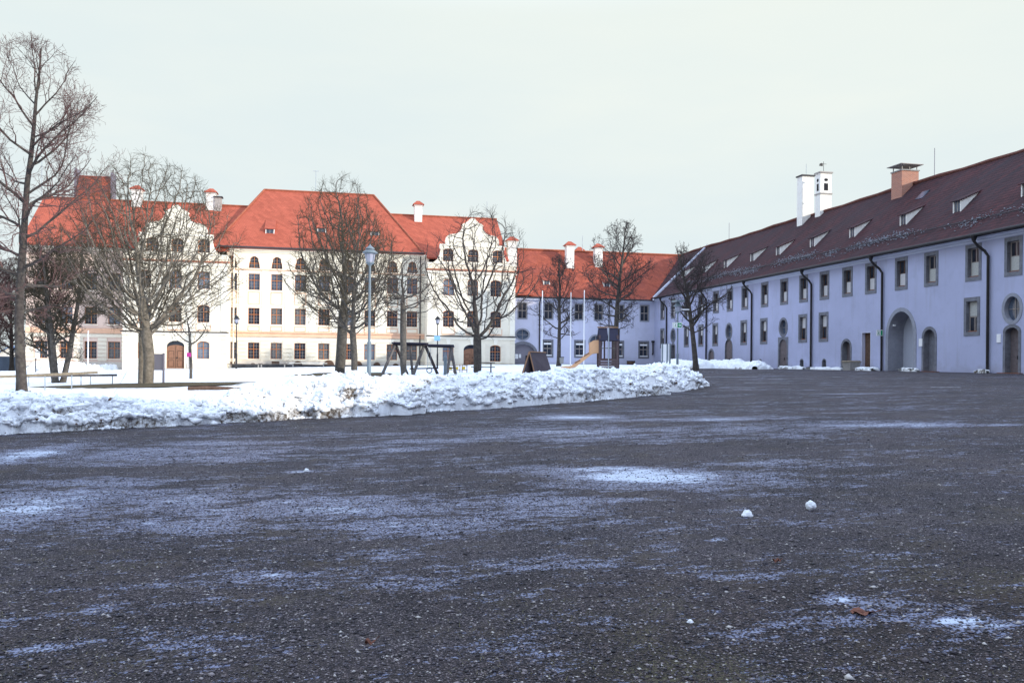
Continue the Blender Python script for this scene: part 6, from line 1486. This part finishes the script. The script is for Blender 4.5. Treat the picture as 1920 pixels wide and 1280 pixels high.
MB().quadbox([q(u, v, z) for z in (zd-.06, zd) for u, v in ((-Wt*.48,-Wt*.46),(Wt*.48,-Wt*.46),(Wt*.48,Wt*.46),(-Wt*.48,Wt*.46))]).build('deck', M['tower_wood'], o)
MB().bar(q(-Wt*.46, -Wt*.5, zm), q(Wt*.46, -Wt*.5, zm), .05).build('hand_rail', M['swing_wood2'], o)
for u, w_ in ((-.30, .12), (-.12, .1), (.30, .10)): MB().bar(q(u*Wt, Wt*.42, zd), q(u*Wt, Wt*.42, zr_), w_, .05).build('stave', M['tower_wood'], o)
for s_, nm in ((-1, 'front'), (1, 'back')):
    for a, d in ((-.50, -.04), (.04, .50)):
        b = MB(); b.sheet([q(Wt*a, s_*.02, zt_), q(Wt*d, s_*.02, zt_), q(Wt*d*1.03, s_*Wt*.55, zr_-.05), q(Wt*a*1.03, s_*Wt*.55, zr_-.05)], .05); b.build('roof_panel', M['navy'], o)
MB().bar(q(-Wt*.54, 0, zt_+.05), q(Wt*.54, 0, zt_+.05), .14, .08).build('ridge_board', M['edge_wood'], o)
MB().lathe(q(-.02*Wt, -Wt*.62, 0), [(.035, gz-.2), (.035, zt_+.02)], 8).build('fireman_pole', M['metal'], o)
b = MB(); b.bar(q(Wt*.56, .1, gz-.1), q(Wt*.60, .1, zr_+.7), .09); b.bar(q(Wt*.66, .7, gz-.1), q(Wt*.60, .7, zr_+.4), .09); b.build('climbing_frame', M['swing_wood'], o)
# slide
o = empty('slide', tp(1090, 695), 'sand coloured plastic slide coming down to the left from the play tower', 'slide')
pts = [tp(1122, 660), tp(1110, 662), tp(1102, 668), tp(1090, 677.5), tp(1078, 687), tp(1071, 692), tp(1060, 692.5), tp(1051, 694)]
def chute(pts, wd, hs):
    b = MB(); n = len(pts)
    prof = [(-wd/2, hs), (-wd/2, 0), (wd/2, 0), (wd/2, hs), (wd/2+.05, hs), (wd/2+.05, -.06), (-wd/2-.05, -.06), (-wd/2-.05, hs)]
    for p in pts:
        for v, z in prof: b.v.append(tuple(p+ey*v+ez*z))
    K = len(prof)
    for i in range(n-1):
        for j in range(K): j2 = (j+1) % K; b.f.append((i*K+j, i*K+j2, (i+1)*K+j2, (i+1)*K+j))
    b.f.append(tuple(range(K-1, -1, -1))); b.f.append(tuple((n-1)*K+j for j in range(K))); return b
chute(pts, .5, .22).build('chute', M['slide'], o)
b = chute([tp(1122, 659), tp(1113, 659), tp(1105, 664)], .58, .75); b.build('hood', M['slide'], o)
for t in ((1099, 668), (1082, 681)):
    p = tp(*t); MB().bar(p-ex*.18-ey*.29+ez*.12-ez*.1, p+ex*.18-ey*.29+ez*.12+ez*.1, .05, .10).build('grip_slot', M['edge_wood'], o)
# railings at the left
def railing(pts_px, Z, label, posts, mm='rail_wood', hr=.85, Z2=None):
    Z2 = Z2 or Z; A = at(*pts_px[0], Z); B = at(*pts_px[1], Z2); o = empty('railing', (A+B)/2, label, 'railing', 'low railings at the left')
    MB().bar(A, B, .08, .10).build('rail', M[mm], o)
    for px, py in posts:
        t = (px-pts_px[0][0])/(pts_px[1][0]-pts_px[0][0]); p = A.lerp(B, max(0, min(1, t))); g = terr(p.x, p.y); MB().bar(Vector((p.x, p.y, g-.1)), Vector((p.x, p.y, p.z-.05)), .035).build('post', M['metal'], o)
railing([(-60, 709), (183, 698)], 31, 'nearer low timber railing on thin metal posts passing behind the far left tree', [(-40, 0), (25, 742), (79, 733), (131, 736)], Z2=34)
railing([(-30, 706), (219, 703)], 38, 'farther low timber railing on thin metal posts with a dark end', [(54, 0), (152, 732), (170, 729), (211, 720)], 'swing_wood2')
# log on the snow
p = hit(405, 729, .22); A, B = p-ex*1.05, p+ex*1.05
b = MB(); b.tube([A, A.lerp(B, .3)+ez*.02, A.lerp(B, .7), B-ez*.03], [.085, .10, .095, .07], 10); tag(b.build('log', M['log'], None, p), 'reddish brown log lying on the snow in front of the cream building', 'log')
# wooden benches in front of the main block
for k, (px, w_) in enumerate(((458, 3.6), (512, 3.0), (578, 4.0))):
    p = onY(px, 690, 92.6); p.z = lawn(p.x, p.y)+.0; o = empty('bench', p, ('left', 'middle', 'right')[k]+' one of three long low benches in front of the main block', 'bench', 'long low benches before the main block')
    MB().box(p.x-w_/2, p.x+w_/2, p.y-.2, p.y+.2, p.z+.38, p.z+.45).build('seat', M['white_stucco'] if k == 2 else M['swing_wood2'], o)
    for s_ in (-1, 1): MB().box(p.x+s_*w_*.4-.06, p.x+s_*w_*.4+.06, p.y-.15, p.y+.15, p.z-.2, p.z+.379).build('leg', M['concrete'], o)
b = MB(); b.box(-10.4, 10, 93.7, 94.5, .5, 1.10); tag(b.build('clipped_hedge', M['hedge'], None, (0, 94, .3)), 'very low dark clipped hedge along the foot of the main block', 'hedge')
# concrete bin with wooden lid
p = onX(1596, 690, XW-.9); p.z = terr(p.x, p.y); o = empty('grit_bin', p, 'tapered concrete bin with a wooden lid against the long wing', 'bin')
b = MB(); b.quadbox([p+Vector(v) for v in ((-.38,-.42,-.05),(.38,-.42,-.05),(.38,.42,-.05),(-.38,.42,-.05),(-.45,-.50,.62),(.45,-.50,.62),(.45,.50,.62),(-.45,.50,.62))]); b.build('bin_body', M['concrete'], o)
b = MB(); b.quadbox([p+Vector(v) for v in ((-.52,-.56,.621),(.52,-.56,.621),(.52,.56,.621),(-.52,.56,.621),(-.40,-.44,.72),(.40,-.44,.72),(.40,.44,.72),(-.40,.44,.72))]); b.build('lid', M['rail_wood'], o)
# litter bins
p = spot(1052, 78, .1); o = empty('litter_bin', p, 'grey litter bin beside the slim dark tree before the white wing', 'bin'); MB().lathe(p, [(.05, 0), (.05, .35)], 6).build('foot', M['metal'], o); MB().lathe(p, [(.22, .35), (.27, .9)], 12).build('bin_body', M['concrete'], o); MB().lathe(p, [(.29, .905), (.29, .97)], 12).build('rim', M['black'], o)
p = onY(1183, 680, 95.2); p.z = terr(p.x, 95.2); o = empty('wall_planter', p, 'dark round tub against the white wing, right of the play tower', 'tub'); MB().lathe(p, [(.40, 0), (.50, .35), (.50, .62)], 14).build('tub', M['log'], o); MB().lathe(p, [(.52, .621), (.52, .68)], 14).build('rim', M['dark'], o)
# snow balls and leaves on the gravel
def ball(px, py, r_, seed, label, flat=False):
    p = hit(px, py); v, f = ico(4); v = v.copy(); nn = np.array([mnoise.noise(Vector(q)*1.6+Vector((seed, 0, 0))) for q in v]); n2 = np.array([mnoise.noise(Vector(q)*6+Vector((seed, 3, 0))) for q in v])
    v = v*(1+.16*nn+.05*n2)[:,None]*r_
    if flat:
        v[:,2] = np.where(v[:,2] < -.35*r_, -.35*r_, v[:,2]); k = v[:,2] < 0; v[k, 0] *= 1.25; v[:,2] += .35*r_
    else: v[:,2] += r_*.93
    me = np_mesh('snowball', v, f); me.materials.append(M['snow']); me.shade_smooth(); return tag(link('snowball', me, None, p), label, 'snowball', 'snowballs on the gravel')
ball(1520, 957, .045, 1.0, 'round smooth snowball on the gravel, the right of the two'); ball(1401, 968, .042, 5.0, 'broken flat bottomed snowball on the gravel, left of the round one', True)
o = ball(1294, 1168, .016, 8.0, 'tiny lump of ice on the gravel near the lower edge', True)
ball(575, 884, .03, 9.0, 'tiny snow lump on the ice at the left', True)
def leaf(px, py, L_, seed, label):
    p = hit(px, py, .012); r = random.Random(seed); b = MB(); n = 16; rim = []
    a0 = r.uniform(-.4, .4)
    for k in range(n):
        t = 2*math.pi*k/n; q = (1+.22*math.cos(3*t)+.12*math.cos(5*t+1)); x = L_*.5*q*math.cos(t); y = L_*.34*q*math.sin(t); rim.append(Vector((x*math.cos(a0)-y*math.sin(a0), x*math.sin(a0)+y*math.cos(a0), .012+.35*y*y/L_+.012*math.sin(3*t+seed))))
    b.v = [tuple(p+q) for q in rim]+[tuple(p+q*.5+ez*.006) for q in rim]+[tuple(p)]
    b.v += [(x, y, z-.0015) for x, y, z in b.v]; m_ = 2*n+1
    for off, fl in ((0, 0), (m_, 1)):
        for k in range(n):
            k2 = (k+1) % n
            for fc in ((k, k2, n+k2, n+k), (n+k, n+k2, 2*n)):
                fc = tuple(off+i for i in fc); b.f.append(fc[::-1] if fl else fc)
    for k in range(n): k2 = (k+1) % n; b.f.append((k, m_+k, m_+k2, k2))
    i = len(b.v); b.bar(p+rim[0], p+rim[0]*1.5+ez*.006, .003)
    return tag(b.build('dead_leaf', M['leaf'], None, p), label, 'leaf', 'dead leaves on the gravel')
leaf(1616, 1152, .115, 3, 'largest curled reddish brown leaf on the gravel at lower right'); leaf(1456, 1053, .055, 6, 'small dark brown leaf on the gravel below the snowballs'); leaf(693, 1208, .05, 8, 'pale brown leaf frozen into the ice at lower centre')
# far left: small house and dark wall
p = onY(12, 668, 150); o = empty('house', Vector((p.x, 150, .5)), 'small white gabled house with blue grey roof at the far left edge', 'house')
x = p.x; zb = p.z-.3; b = MB(); b.box(x-2.5, x+3.2, 150, 158, -2, zb); P_ = [(x-2.5, 150, zb), (x+3.2, 150, zb), (x+.6, 150, zb+1.9)]; i = len(b.v); b.v += P_+[(a, 158, c_) for a, _, c_ in P_]; b.f += [(i, i+1, i+2), (i+5, i+4, i+3), (i, i+3, i+4, i+1), (i+1, i+4, i+5, i+2), (i+2, i+5, i+3, i)]; b.build('wall', M['house_white'], o)
sheets('roof', [[(x-2.9, 149.6, zb-.2), (x+.6, 149.6, zb+2.05), (x+.6, 158.4, zb+2.05), (x-2.9, 158.4, zb-.2)], [(x+3.6, 149.6, zb-.2), (x+.6, 149.6, zb+2.05), (x+.6, 158.4, zb+2.05), (x+3.6, 158.4, zb-.2)]], M['house_blue'], .15, o)
M['wall_grey'] = mat('blue grey painted wall', (0.15, 0.19, 0.26), 0.9, 0.15, 1.0)
o = MB().box(-120, -34.5, 118, 118.4, -3, 1.75).build('boundary_wall', M['wall_grey'], None, (-60, 118, 0)); tag(o, 'low blue grey boundary wall at the far left behind the trees', 'wall')
# worn white lines on the yard near the long wing
for px0, px1, py in ((1322, 1420, 707), (1440, 1475, 711), (1560, 1580, 707), (1745, 1800, 727), (1395, 1480, 718)):
    A, B = hit(px0, py), hit(px1, py); n_ = 12; b = MB(); w_ = .06
    d = (B-A).normalized(); s_ = Vector((-d.y, d.x, 0))*w_
    row = []
    for k in range(n_+1):
        q_ = A.lerp(B, k/n_); j = 1+.4*math.sin(k*1.7); row.append([q_-s_*j, q_+s_*j])
    for a_, c_ in zip(row, row[1:]):
        P_ = [a_[0], c_[0], c_[1], a_[1]]; P_ = [Vector((v.x, v.y, terr(v.x, v.y)+.02)) for v in P_]; i = len(b.v); b.v += [tuple(v) for v in P_]; b.f.append((i, i+1, i+2, i+3))
    tag(b.build('road_marking', M['marking'], None, A), kind='structure')
